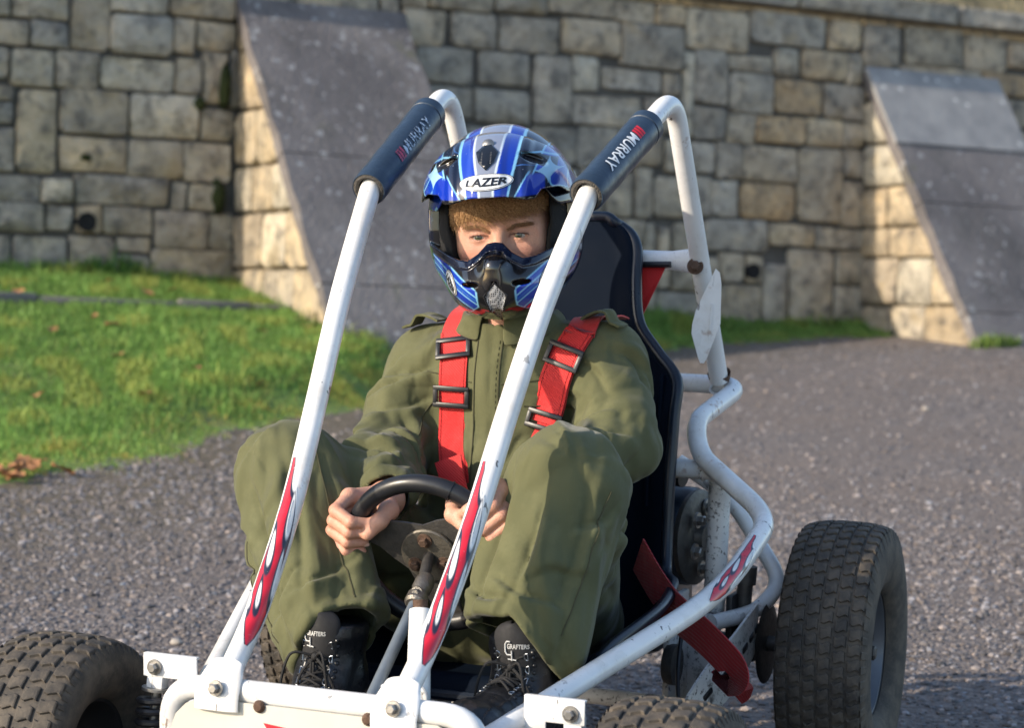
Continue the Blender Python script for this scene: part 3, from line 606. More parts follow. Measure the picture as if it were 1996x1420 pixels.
def rollcage():
    for s in (-1, 1):
        side = 'right' if s < 0 else 'left'
        A = [(.1305, -.018, .332), (.1345, .07, .405), (.141, .18, .53), (.15, .28, .678), (.162, .38, .822), (.178, .512, .976)]
        A = [Vector((s * x, y, z)) for x, y, z in A]; low = spline(A, 6)
        E_ = Vector((s * .196, .838, 1.128 if s < 0 else 1.121)); Fp = Vector((s * .195, 1.118, .638))
        path = fillet(low[:-1] + [A[-1], E_, Fp], [.02] * (len(low) - 1) + [.07, .055, 0], 10)
        mb = MB(); mb.tube(path[3:], TR, 24)
        # flattened foot that laps over the bumper bar
        x = s * .1305
        secs = [(path[4], TR, TR), (path[3], .0195, .015), ((x, -.024, .345), .026, .012), ((x, -.036, .334), .031, .0075), ((x, -.0475, .322), .0335, .0055), ((x, -.0525, .307), .0335, .005), ((x, -.053, .291), .033, .005)]
        secs = [(Vector(c), a, b) for c, a, b in secs]; mb.add(*flat_tube(secs[::-1]))
        bar = mb.build('roll_bar', M_WHITE, KART)
        b = MB(); bolt(b, (x + .002, -.0575, .322), (0, -1, .1), .0072, .007); b.build('bolt', M_STEEL, bar)
        # foam pad on the sloping top tube
        i0 = min(range(len(path)), key=lambda i: (path[i] - A[-1]).length)
        a0 = A[-1] + (E_ - A[-1]).normalized() * -.012; d = (E_ - A[-1]).normalized(); a1 = E_ - d * (.092 if s < 0 else .118)
        # outer skin slightly uneven, hollow ends
        ln = (a1 - a0).length; prof = [(.0, 0), (.0215, .002), (.0262, .0), (.0275, .004)] + [(.0275 + .0005 * math.sin(q * 1.9), .004 + (ln - .03) * q / 12) for q in range(1, 12)] + [(.0276, ln - .024), (.0266, ln - .0235), (.0266, ln - .022), (.0282, ln - .021), (.0282, ln - .002), (.025, ln), (TR + .001, ln - .001)]
        mb = MB(); mb.lathe(prof[1:], a0, d, 40); pad = mb.build('foam_pad', M_VINYL, KART, ang=50)
        mb = MB(); mb.lathe([(TR + .0005, .02), (TR + .001, .003), (.021, -.001), (.0258, .0012)], a0, d, 40); mb.build('pad_end', M_FOAM, pad)
        # lettering wrapped round the pad, turned to the front
        fr = VIEWDIR.copy(); fr = (fr - d * fr.dot(d)).normalized(); up = d.cross(fr)
        if s < 0: rd, upv, ph = d, -up, 0.30; c0 = a0 + d * ln * .53; R0 = .0279
        else: rd, upv, ph = -d, up, 0.15; c0 = a0 + d * ln * .5; R0 = .0279
        def wrap(V, F, name, mat, lift=.0):
            V, F = cut_fine(V, F, .004); out = []
            for (p, q) in V:
                an = q / R0
                base = c0 + rd * p; e = fr * math.cos(an - ph * (1 if s > 0 else 1)) + upv * math.sin(an - ph)
                out.append(base + e * (R0 + .0009 + lift))
            mk(name, out, F, mat, pad)
        V, F = text2d('MURRAY', .018, .18); h = .0185; V = V * h; k = .118 / (V[:, 0].max() - V[:, 0].min()); V[:, 0] *= k; V[:, 0] += .016
        wrap(V, F, 'lettering', M_PRINTW if s < 0 else M_PRINT)
        for q in range(3):
            x0 = -.068 + q * .0078; PV, PF = poly2d([(x0, -.009), (x0 + .0058, -.009), (x0 + .0098, .009), (x0 + .004, .009)])
            wrap(np.array(PV), PF, 'stripe', M_PINK if s < 0 else M_REDPR)
        flame_decal('flame_decal', path[3:], TR, .035, .345 if s < 0 else .36, VIEWDIR, bar, flip=1)
        # welded saddle plate at the foot of the rear leg with a rusty seam
        mb = MB(); mb.lathe([(TR + .0002, .012), (TR + .003, .004), (TR + .004, -.004)], Fp + Vector((0, 0, .01)), (Fp - E_), 20); mb.build('weld_seam', M_RUST, bar)
    # number plate / deflector: thin white plate bolted to the left rear leg
    return
rollcage()
def side_frames():
    for s in (-1, 1):
        pts = [(0, 1.15, .627), (.226, 1.15, .627), (.203, .965, .585), (.222, .93, .535), (.374, .835, .453), (.374, .575, .379), (.195, -.035, .247)]
        P = fillet([(s * x, y, z) for x, y, z in pts], [0, .05, .07, .06, .06, .12, 0], 8)
        mb = MB(); mb.tube(P, TR, 22); rail = mb.build('side_rail', M_WHITE if s < 0 else M_WHITE, KART)
        if s > 0:
            L = [0]
            for a, b in zip(P, P[1:]): L.append(L[-1] + (b - a).length)
            i = min(range(len(P)), key=lambda i: (P[i] - Vector((.374, .835, .453))).length)
            flame_decal('flame_decal', P[::-1], TR, L[-1] - L[i] - .31, L[-1] - L[i] - .09, (.5, -.8, .35), rail, half=1.3)
        # inner brace running down from the rail to the axle plates
        mb = MB(); mb.tube([(s * .252, .955, .50), (s * .243, .965, .29), (s * .212, .965, .06)], .0185, 18); mb.build('rear_strut', M_GRIME, KART)
        mb = MB(); P2 = fillet([(s * .14, 1.07, .50), (s * .235, 1.07, .445), (s * .335, 1.05, .31), (s * .31, .99, .268), (s * .26, .9, .262)], [0, .05, .05, .04, 0], 7); mb.tube(P2, .0135, 16); mb.build('rear_rail', M_WHITE, KART)
    mb = MB(); mb.tube([(-.255, .935, .509), (.255, .935, .509)], TR, 20); mb.build('cross_bar', M_WHITE, KART)
    mb = MB(); mb.tube([(-.25, .99, .268), (.25, .99, .268)], .014, 16); mb.tube([(-.2, .97, .10), (.2, .97, .10)], .014, 16); mb.build('rear_cross_tube', M_GRIME, KART)
    # upper seat bar with flattened ends bolted to the rear legs
    mb = MB(); mb.add(*flat_tube([((-.19, 1.03, .845), .02, .004), ((-.165, 1.034, .845), .02, .006), ((-.13, 1.04, .848), .016, .014), ((0, 1.06, .852), .0155, .0155), ((.11, 1.04, .85), .0155, .0155)], 20))
    V = []
    mb = MB()
    secs = [(-.197, .004, .021), (-.17, .006, .021), (-.135, .014, .016), (-.05, .0155, .0155), (.05, .0155, .0155), (.135, .014, .016), (.17, .006, .021), (.197, .004, .021)]
    n = 20
    for i, (x, a, b) in enumerate(secs):
        for j in range(n):
            an = 2 * math.pi * j / n; V.append((x, 1.03 + a * math.cos(an), .847 + b * math.sin(an)))
    F = [(i * n + j, i * n + (j + 1) % n, (i + 1) * n + (j + 1) % n, (i + 1) * n + j) for i in range(len(secs) - 1) for j in range(n)]; F += [tuple(range(n))[::-1], tuple(range((len(secs) - 1) * n, len(secs) * n))]
    mb.add(V, F); bar = mb.build('seat_bar', M_WHITE, KART)
    for s in (-1, 1):
        b = MB(); bolt(b, (s * .193, .978, .842), (.2, -1, .2), .009); b.build('bolt', M_RUST, bar)
    b = MB(); b.cyl((.075, 1.03, .847), (.092, 1.03, .847), .011, 16); b.build('seat_bolt', M_STEEL, bar)
    mb = MB(); mb.cyl((.215, .985, .865), (.2, 1.02, .83), .0, 8)
    # hanging white lozenge plate on the left rear leg
    O = Vector((.2, 1.005, .75)); ax = axes(x=Vector((.93, .36, -.05)), y=Vector((.05, .02, 1)))
    out = [(.0, .098), (.014, .07), (.028, -.005), (.0, -.062), (-.012, -.072), (-.024, -.03), (-.022, .02)]
    out = [(.006, .090), (.013, .084), (.017, .066), (.0205, .0), (.002, -.060), (-.002, -.068), (-.008, -.068), (-.012, -.060), (-.026, -.02), (-.026, -.006), (-.022, .018)]
    V = [O + ax @ Vector((x, z, k)) for k in (0, -.004) for x, z in out]; m = len(out)
    F = [tuple(range(m)), tuple(range(m, 2 * m))[::-1]] + [(i, i + m, (i + 1) % m + m, (i + 1) % m) for i in range(m)]
    V = [v + Vector((.02, -.035, 0)) for v in V]
    pl = mk('lozenge_plate', V, F, M_WHITE, KART, smooth=False)
    mb = MB(); mb.add(*bbox(O + Vector((.02, -.035, 0)) + ax @ Vector((.004, .002, .003)), (.003, .06, .003), ax)); mb.build('plate_rib', M_WHITE, pl)
side_frames()
def weld_beads():
    def bead(c, ax, r):
        x, y, z = frame_of(ax); c = Vector(c); P = [c + x * math.cos(a) * r * random.uniform(.985, 1.02) + y * math.sin(a) * r * random.uniform(.985, 1.02) + z * random.uniform(-.0012, .0012) for a in [2 * math.pi * i / 26 for i in range(26)]]
        mb = MB(); mb.add(*tube(P, [random.uniform(.0020, .0034) for _ in P], 6, True)); mb.build('weld_bead', M_GRIME, KART)
    for s in (-1, 1):
        bead((s * .228, .935, .509), (1, 0, 0), TR); bead((s * .2515, .957, .488), (.05, -.05, 1), .0185); bead((s * .17, -.034, .262), (.3, 1, .3), TR); bead((s * .283, .985, .2675), (1, .5, 0), .0138)
        bead((s * .194, 1.128, .6225), (0, .52, -.85), TR + .001)
weld_beads()
def front_end():
    s_ = []
    P = fillet([(-.205, -.03, .12), (-.215, -.03, .314), (.245, -.03, .314), (.235, -.03, .12)], .055, 8)
    mb = MB(); mb.tube(P, TR, 22); mb.tube([(-.205, -.03, .135), (.235, -.03, .135)], TR, 18); bar = mb.build('front_bumper', M_WHITE, KART)
    # cream panel filling the bumper hoop
    V = []; out = [(-.195, .14), (-.204, .255), (-.196, .278), (-.180, .294), (-.158, .303), (.19, .303), (.213, .293), (.228, .276), (.234, .255), (.226, .14)]
    for k in (-.044, -.047):
        for (x, z) in out: V.append((x, k, z))
    m = len(out); F = [tuple(range(m)), tuple(range(m, 2 * m))[::-1]] + [(i, i + m, (i + 1) % m + m, (i + 1) % m) for i in range(m)]
    pan = mk('front_panel', V, F, M_PANEL, KART, smooth=False)
    mk('red_print', [(-.062, -.0478, .2795), (.02, -.0478, .2715), (.1, -.0478, .268), (.1, -.0478, .22), (-.02, -.0478, .22)], [(0, 4, 3, 2, 1)], M_REDPR, pan, smooth=False)
    for x in (-.068, .092):
        b = MB(); b.lathe([(0, .006), (.005, .0055), (.0085, .002), (.009, 0)], (x, -.0475, .301), (0, -1, 0), 14); b.build('bolt', M_RUST, pan)
    for s in (-1, 1):
        # folded mounting bracket, coil-over shock
        c = Vector((s * .293, .135, .300)); 
        mb = MB(); mb.box((c.x, c.y - .03, c.z), (.087, .004, .034), None, .0015); mb.box((c.x, c.y - .027, c.z + .0155), (.087, .010, .004), None, .0015); mb.box((c.x - s * .027, c.y - .03, c.z - .024), (.03, .004, .02), None, .0015)
        br = mb.build('shock_bracket', M_WHITE, KART)
        b = MB(); bolt(b, (c.x + s * .024, c.y - .033, c.z - .002), (0, -1, 0), .0075, .007); b.build('bolt', M_STEEL, br)
        t_ = Vector((s * .318, .115, .292)); bo = t_ + Vector((s * .012, -.01, -.17))
        d = (bo - t_).normalized(); L = (bo - t_).length
        mb = MB(); mb.cyl(t_ + d * .0, t_ + d * .03, .009, 12); mb.box(t_ + d * .012, (.026, .02, .03), axes(z=d, x=Vector((1, 0, 0)) - d * d.x), .002)
        sh = mb.build('shock_eye', M_WHITE, KART)
        mb = MB(); mb.cyl(t_ + d * .03, t_ + d * .1, .0075, 14); mb.lathe([(0, .0), (.022, .0), (.022, .004), (0, .004)], t_ + d * .026, d, 20); mb.cyl(t_ + d * .09, bo, .013, 16); mb.build('shock_rod', M_STEEL, sh)
        mb = MB(); x, y, z = frame_of(d); hx = []
        for i in range(0, 150):
            a = i / 150 * 2 * math.pi * 8; hx.append(t_ + d * (.036 + .125 * i / 150) + x * math.cos(a) * .0235 + y * math.sin(a) * .0235)
        mb.tube(hx, .0052, 8); mb.build('coil_spring', M_BLACKM, sh)
        # lower arm and stub axle
        mb = MB(); mb.tube([(s * .16, .02, .14), (s * .375, .075, .155)], .012, 12); mb.tube([(s * .16, .17, .14), (s * .375, .09, .155)], .012, 12); mb.cyl((s * .365, .082, .12), (s * .365, .082, .195), .014, 14); mb.cyl((s * .36, .082, .168), (s * .47, .082, .168), .01, 12); mb.build('suspension_arm', M_BLACKM, KART)
front_end()
def floor_and_seat():
    mb = MB(); mb.box((0, .22, .125), (.46, .56, .006), None, .002); mb.tube([(-.22, -.02, .12), (-.24, .9, .11)], .015, 14); mb.tube([(.22, -.02, .12), (.24, .9, .11)], .015, 14); mb.box((0, .33, .20), (.44, .03, .03), None, .005)
    mb.build('floor_tray', M_BLACKM, KART)
    # one-piece bucket seat: swept section, rolled edge
    S = [  # y, z of centre line, half width, side rise, side forward
        (.365, .235, .235, .045, 0), (.38, .262, .245, .045, 0), (.44, .245, .25, .078, 0), (.54, .215, .255, .118, .0), (.65, .205, .252, .135, .0), (.77, .225, .236, .13, .015), (.855, .30, .206, .06, .045),
        (.895, .40, .196, .0, .055), (.915, .50, .193, .0, .06), (.935, .60, .192, .0, .06), (.952, .665, .188, -.006, .055), (.963, .71, .144, -.01, .035), (.972, .75, .104, -.004, .025), (.985, .81, .091, 0, .02), (.998, .865, .085, -.003, .014), (1.004, .9, .070, -.012, .008), (1.006, .918, .046, -.014, .004)]
    C_ = spline([(a, b, 0) for a, b, *_ in S], 5); Wd = spline([(a, b, c) for _, _, a, b, c in S], 5)
    n = 28; V = []
    for (c, w) in zip(C_, Wd):
        for j in range(n + 1):
            q = -1 + 2 * j / n; aq = abs(q) ; e = max(0, (aq - .55) / .45); lip = max(0, (aq - .9) / .1)
            V.append((q * w.x, c.x - w.z * e ** 1.6 + .012 * lip, c.y + w.y * e ** 1.5 - .008 * lip ** 2 * (1 if w.y > .02 else 0)))
    k = len(C_); F = [(i * (n + 1) + j, i * (n + 1) + j + 1, (i + 1) * (n + 1) + j + 1, (i + 1) * (n + 1) + j) for i in range(k - 1) for j in range(n)]
    o = mk('seat', V, F, M_SEATB, KART); 
    so = o.modifiers.new('thick', 'SOLIDIFY'); so.thickness = .007; so.offset = 0; so.use_rim = True
    bv = o.modifiers.new('round', 'SUBSURF'); bv.levels = 1; bv.render_levels = 1
    # rolled rim
    edge = [Vector(V[i * (n + 1)]) for i in range(k)]; edge2 = [Vector(V[i * (n + 1) + n]) for i in range(k)]
    top = [Vector(V[(k - 1) * (n + 1) + j]) for j in range(n + 1)]; front = [Vector(V[j]) for j in range(n + 1)]
    mb = MB(); mb.tube(edge + top[1:-1] + edge2[::-1], .0095, 12); mb.tube(front, .009, 10); mb.build('seat_rim', M_SEAT, o)
    # moulded ribs on the back
    for x in (.148, .166):
        mb = MB(); mb.tube([(x, .885, .45), (x - .003, .9, .6), (x - .006, .915, .665)], .0045, 8); mb.build('seat_rib', M_SEATB, o)
floor_and_seat()
def steering():
    C0 = Vector((.004, .34, .449)); N_ = Vector((.05, -.93, -.36)).normalized(); up = (Vector((0, 0, 1)) - N_ * N_.z).normalized(); rt = up.cross(N_)   # N_ faces the nose of the kart; rt to picture right
    if rt.x < 0: rt = -rt
    R0 = .1175
    P = [C0 + rt * math.cos(a) * R0 + up * math.sin(a) * R0 for a in [2 * math.pi * i / 64 for i in range(64)]]
    w = empty_part('steering_wheel', C0, KART)
    rr = [.0135 + .0012 * max(0, math.cos(2 * a)) for a in [2 * math.pi * i / 64 for i in range(64)]]
    mb = MB(); mb.add(*tube(P, rr, 16, True)); mb.build('rim', M_BLACK, w)
    for a in (1.17, 4.0, 5.5):
        mb = MB(); c = C0 + rt * math.cos(a) * R0 + up * math.sin(a) * R0; t = -rt * math.sin(a) + up * math.cos(a)
        mb.add(*tube([c - t * .0012, c + t * .0012], .0150, 16)); mb.build('rim_seam', M_BLACK, w)
    # flat three-spoke plate
    ol = []
    for k_, (a, half) in enumerate(((R_(38), .019), (R_(158), .021), (R_(278), .021))):
        a = a; d = rt * math.cos(a) + up * math.sin(a); q = -rt * math.sin(a) + up * math.cos(a)
        ol += [C0 + d * .048 - q * .034, C0 + d * .075 - q * half * 1.15, C0 + d * .108 - q * half * 1.1, C0 + d * .108 + q * half * 1.1, C0 + d * .075 + q * half * 1.15, C0 + d * .048 + q * .034]
        d2 = rt * math.cos(a + R_(60)) + up * math.sin(a + R_(60)); ol.append(C0 + d2 * .047)
    m = len(ol); V = [p + N_ * h for h in (.0, -.004) for p in ol]; F = [(i, i + m, (i + 1) % m + m, (i + 1) % m) for i in range(m)]
    cF = len(V); V += [C0, C0 - N_ * .004]; F += [(cF, i, (i + 1) % m) for i in range(m)] + [(cF + 1, (i + 1) % m + m, i + m) for i in range(m)]
    mk('spoke_plate', V, F, M_DSTEEL, w, smooth=False)
    mb = MB(); mb.lathe([(0, .0075), (.041, .0075), (.043, .005), (.043, .001)], C0, N_, 36); mb.build('hub', simple('stained_steel', (.16, .145, .12), .5, .7, var=.5, scale=50, bump=.4, bscale=200), w)
    for a in (95, 215, 335):
        d = rt * math.cos(R_(a)) + up * math.sin(R_(a)); mb = MB(); bolt(mb, C0 + d * .026 + N_ * .007, N_, .0075, .007); mb.build('bolt', M_RUST, w)
    # column: short stub, universal joint, long shaft
    st = empty_part('steering_column', C0, KART)
    J = Vector((.026, .262, .412)); E_ = Vector((.043, .03, .275))
    mb = MB(); mb.tube([C0 + N_ * .005 , J], .0085, 14); mb.build('stub', M_DSTEEL, st)
    mb = MB(); d = (E_ - J).normalized(); mb.lathe([(0, -.024), (.012, -.024), (.0145, -.016), (.0145, .0), (.0125, .004), (.0125, .014), (.016, .016), (.016, .03), (.0125, .034), (0, .034)], J, d, 18); bolt(mb, J + d * .01 + Vector((.002, -.013, .004)), (.1, -1, .2), .006, .006); mb.build('universal_joint', simple('greasy_joint_steel', (.17, .155, .135), .45, .75, var=.5, scale=60, bump=.4, bscale=250), st)
    mb = MB(); mb.tube([J + d * .03, E_], .0085, 14); mb.build('shaft', M_DSTEEL if 0 else simple('blue_grey_steel', (.16, .19, .22), .5, .4, var=.3, scale=40), st)
    # white upright post that carries the column
    mb = MB(); mb.add(*flat_tube([((.072, .16, .405), .0165, .0165), ((.083, .13, .34), .016, .016), ((.098, .1, .2), .016, .016), ((.1, .09, .13), .016, .016)], 18)); mb.build('column_post', M_WHITE, KART)
    mb = MB(); mb.tube([(.069, .165, .40), (.067, .168, .418)], .0105, 12); mb.build('post_stub', M_RUST, KART)
    # curled throttle cable and return loop by the post
    mb = MB(); c = Vector((.052, .08, .288)); P = [c + Vector((math.cos(a) * .028 + .004 * a, .004 * a, math.sin(a) * .024)) for a in [2 * math.pi * i / 30 for i in range(8, 50)]]; mb.tube(P, .004, 8); mb.build('throttle_cable', M_GRIME, KART)
def empty_part(name, loc, parent):
    o = bpy.data.objects.new(name, None); o.empty_display_size = .05; return link(o, parent, loc)

def wheel_meshes(R, w, rim_r, ncol, nrow, mats, blockh, style):
    """meshes of one wheel about the origin, axle along X, outer face at +X"""
    hw = w / 2
    def prof(a):      # a -1..1 across the crown
        return R - blockh - .30 * hw * abs(a) ** 3.2 * .42
    pr = []
    for i in range(17):
        a = -1 + 2 * i / 16; pr.append((prof(a), a * hw * .93))
    side = [(R * .86, hw * 1.0), (R * .72, hw * 1.03), (rim_r + .018, hw * .93), (rim_r + .004, hw * .80), (rim_r, hw * .70)]
    full = [(r, -h) for r, h in side[::-1]] + pr + side
    ty = MB(); ty.lathe(full, (0, 0, 0), (1, 0, 0), 72)
    tr = MB()
    def pt(a, th, lift):
        a_ = max(-1.14, min(1.14, a))
        if abs(a_) <= 1: r = prof(a_); h = a_ * hw * .93
        else:
            k = (abs(a_) - 1) / .14; r = prof(1) * (1 - k) + (R * .86) * k; h = math.copysign(hw * (.93 + .07 * k), a_)
        r += lift * (1 if abs(a_) < 1.05 else .3)
        return (h, math.cos(th) * r, math.sin(th) * r)
    dth = 2 * math.pi / nrow
    cw = 2.0 / ncol
    for c in range(ncol):
        for k in range(nrow):
            a0 = -1 + c * cw; th0 = (k + (.5 if c % 2 else 0)) * dth
            ga = cw * .075; gt = dth * (.13 if style == 'turf' else .16); wob = dth * (.10 if style == 'turf' else .09)
            n = 4; top = []; bot = []
            ol = []
            for i in range(n + 1):
                f = i / n; a = a0 + ga + (cw - 2 * ga) * f; s = math.sin(f * math.pi * 2) * wob
                ol.append((a, th0 + gt + s))
            for i in range(n, -1, -1):
                f = i / n; a = a0 + ga + (cw - 2 * ga) * f; s = math.sin(f * math.pi * 2) * wob
                ol.append((a, th0 + dth - gt + s))
            ca = a0 + cw / 2; ct = th0 + dth / 2
            V = [pt(a, t, -.001) for a, t in ol]; m = len(ol)
            V += [pt(ca + (a - ca) * .93, ct + (t - ct) * .9, blockh * .8) for a, t in ol]; V += [pt(ca + (a - ca) * .8, ct + (t - ct) * .72, blockh) for a, t in ol]
            F = []
            for l in (0, 1):
                for i in range(m): F.append((l * m + i, l * m + (i + 1) % m, (l + 1) * m + (i + 1) % m, (l + 1) * m + i))
            for i in range(n): F.append((2 * m + i, 2 * m + i + 1, 2 * m + m - 2 - i, 2 * m + m - 1 - i))
            tr.add(V, F)
    # shoulder lugs
    for sd in (-1, 1):
        for k in range(nrow):
            for q in range(1 if style == 'turf' else 2):
                t0 = (k + q * .5) * dth; dt = dth * (.62 if style == 'turf' else .3)
                ol = [(1.0, t0), (1.14, t0 + .05 * dth), (1.14, t0 + dt), (1.0, t0 + dt)]
                V = [pt(sd * a, t, -.001) for a, t in ol] + [pt(sd * (1.07 + (a - 1.07) * .8), t0 + dt / 2 + (t - t0 - dt / 2) * .75, blockh * 1.1) for a, t in ol]
                F = [(4, 5, 6, 7), (0, 1, 5, 4), (1, 2, 6, 5), (2, 3, 7, 6), (3, 0, 4, 7)]
                if sd < 0: F = [f[::-1] for f in F]
                tr.add(V, F)
    rm = MB(); rm.lathe([(rim_r + .006, hw * .74), (rim_r + .01, hw * .72), (rim_r - .002, hw * .66), (rim_r - .01, hw * .35), (rim_r * .6, hw * .12), (rim_r * .52, hw * .02), (rim_r * .3, hw * .05), (0, hw * .05)], (0, 0, 0), (1, 0, 0), 48)
    rm.lathe([(rim_r + .006, -hw * .74), (rim_r + .01, -hw * .72), (rim_r - .004, -hw * .66), (rim_r - .012, -hw * .2), (rim_r * .62, hw * .02), (0, hw * .0)], (0, 0, 0), (1, 0, 0), 48)
    hb = MB(); hb.lathe([(0, hw * .5), (.012, hw * .5), (.016, hw * .45), (.018, hw * .2), (.03, hw * .06)], (0, 0, 0), (1, 0, 0), 20); bolt(hb, (hw * .5, 0, 0), (1, 0, 0), .012, .012)
    for i in range(4):
        a = i * math.pi / 2 + .5; bolt(hb, (hw * .1, math.cos(a) * rim_r * .45, math.sin(a) * rim_r * .45), (1, 0, 0), .007, .007)
    vl = MB(); vl.cyl((hw * .3, rim_r * .72, 0), (hw * .5, rim_r * .72, 0), .004, 10)
    return dict(tyre=(ty, mats[0], 60), tread=(tr, mats[1], 25), rim=(rm, mats[2], 40), hub=(hb, M_DSTEEL, 35), valve=(vl, M_BLACK, 35))
def wheels():
    fm = (M_TYRE_M, M_TYRE_M, simple('dark_rim', (.03, .03, .032), .5, .3)); rm = (M_TYRE_D, M_TYRE_D, M_RIM)
    for (nm, R, w, rr, nc, nr, mats, bh, st, poss) in (
            ('front_wheel', .168, .160, .078, 5, 34, fm, .0045, 'block', ((-.46, .082, .168), (.46, .082, .168))),
            ('rear_wheel', .2145, .148, .104, 6, 54, rm, .0042, 'turf', ((-.455, 1.0, .2145), (.455, 1.0, .2145)))):
        ms = wheel_meshes(R, w, rr, nc, nr, mats, bh, st); proto = {}
        for i, p in enumerate(poss):
            e = empty_part(nm, p, KART); sgn = 1 if p[0] > 0 else -1
            for k, (mb, mat, ang) in ms.items():
                if i == 0: o = mb.build(k, mat, e, ang=ang, loc=p); proto[k] = o
                else:
                    o = proto[k].copy(); o.name = k; link(o, e, p)
                if sgn < 0: o.rotation_euler = (0, 0, math.pi)
                else: o.rotation_euler = (R_(7), 0, R_(3) if nm == 'rear_wheel' else 0)
            if nm == 'rear_wheel' and sgn < 0: 
                for ch in e.children: 
                    if ch.name.split('.')[0] in ('tyre', 'tread'): ch.data = ch.data.copy(); ch.data.materials[0] = M_TYRE_M
steering()
wheels()
def rear_mechanics():
    mb = MB(); mb.cyl((-.46, 1.0, .2145), (.46, 1.0, .2145), .0125, 18); ax = mb.build('rear_axle', M_DSTEEL, KART)
    for s in (-1, 1):
        mb = MB(); mb.lathe([(.0126, -.02), (.03, -.02), (.034, -.012), (.034, .012), (.03, .02), (.0126, .02)], (s * .29, 1.0, .2145), (1, 0, 0), 28); mb.box((s * .275, .985, .235), (.012, .085, .13), None, .003); mb.build('bearing_carrier', M_BLACKM, ax)
    mb = MB(); mb.lathe([(.0126, -.003), (.045, -.003), (.062, -.002), (.068, 0), (.062, .002), (.045, .003), (.0126, .003)], (.325, 1.0, .2145), (1, 0, 0), 40); mb.build('brake_disc', M_DSTEEL, ax)
    # engine block with fan cowl, recoil housing and bolts
    en = empty_part('engine', (.1, 1.0, .3), KART)
    mb = MB(); mb.lathe([(0, -.13), (.075, -.13), (.083, -.12), (.083, .0), (.075, .012)], (.19, 1.0, .385), (1, -.12, 0), 40); mb.box((.06, 1.02, .3), (.2, .2, .22), None, .02); mb.build('fan_cowl', M_SEAT, en)
    mb = MB(); mb.lathe([(.079, .0), (.081, .012), (.07, .018), (.03, .018), (.024, .03), (0, .03)], (.19, .998, .385), (1, -.12, 0), 40); mb.build('recoil_cover', M_DSTEEL, en)
    for a in range(6):
        an = a * math.pi / 3 + .3; mb = MB(); bolt(mb, (.212, .995 + math.cos(an) * .052, .385 + math.sin(an) * .052), (1, -.12, 0), .009, .01); mb.build('bolt', M_STEEL, en)
    mb = MB(); mb.cyl((.13, .96, .5), (.19, .95, .495), .02, 16); mb.build('intake', M_BLACK, en)
    # slotted white chain guard sweeping forward from the axle
    V = []; P = spline([(.318, .97, .252), (.325, .9, .24), (.322, .82, .215), (.3, .74, .175), (.28, .68, .13)], 8); slots = MB()
    for k in (0, -.004):
        for i, p in enumerate(P):
            hgt = .035 + .012 * math.sin(i / len(P) * 3.1)
            V += [(p.x + k, p.y, p.z + hgt), (p.x + k, p.y, p.z - hgt)]
    m = len(P) * 2; F = []
    for i in range(len(P) - 1): F += [(2 * i, 2 * i + 1, 2 * i + 3, 2 * i + 2), (m + 2 * i, m + 2 * i + 2, m + 2 * i + 3, m + 2 * i + 1), (2 * i, 2 * i + 2, m + 2 * i + 2, m + 2 * i), (2 * i + 1, m + 2 * i + 1, m + 2 * i + 3, 2 * i + 3)]
    g = mk('chain_guard', V, F, M_GRIME, KART, smooth=False)
    for i in range(3, len(P) - 3, 4):
        p = P[i]; t = (P[i + 1] - P[i - 1]).normalized(); mb = MB(); mb.box((p.x + .0005, p.y, p.z), (.004, .026, .011), axes(y=t, x=Vector((1, 0, 0)) - t * t.x), .003); mb.build('slot', M_BLACK, g)
    mb = MB(); mb.box((.235, .93, .17), (.06, .012, .2), None, .003); mb.box((.205, .88, .2), (.012, .1, .22), None, .003); mb.build('engine_plate', M_GRIME, KART)
    mb = MB(); mb.tube(spline([(.245, .8, .3), (.262, .72, .22), (.285, .66, .14), (.292, .6, .06)], 6), .0035, 8); mb.build('cable', M_BLACK, KART)
    mb = MB(); mb.lathe([(.0, -.012), (.03, -.012), (.033, -.004), (.033, .006), (0, .006)], (.235, .78, .215), (1, 0, 0), 24); mb.build('clutch', M_DSTEEL, KART)
    mb = MB(); mb.tube([(.29, .985, .315), (.285, .98, .22)], .013, 14); mb.cyl((.29, .985, .315), (.292, .986, .345), .018, 12); mb.build('shock_end', M_DSTEEL, KART)
rear_mechanics()
def ribbon(mb, pts, wdir, w, th=.0022, m=0):
    P = [Vector(p) for p in pts]; k = len(P); V = []; ws = wdir if isinstance(wdir, list) else [wdir] * k
    for i in range(k):
        t = (P[min(i + 1, k - 1)] - P[max(i - 1, 0)]).normalized(); x = Vector(ws[i]); x = (x - t * x.dot(t)).normalized(); nrm = x.cross(t)
        for (a, b) in ((-1, 1), (1, 1), (1, -1), (-1, -1)): V.append(P[i] + x * a * w / 2 + nrm * b * th / 2)
    F = [(i * 4 + j, i * 4 + (j + 1) % 4, i * 4 + 4 + (j + 1) % 4, i * 4 + 4 + j) for i in range(k - 1) for j in range(4)]; F += [(3, 2, 1, 0), (k * 4 - 4, k * 4 - 3, k * 4 - 2, k * 4 - 1)]
    return mb.add(V, F, m)
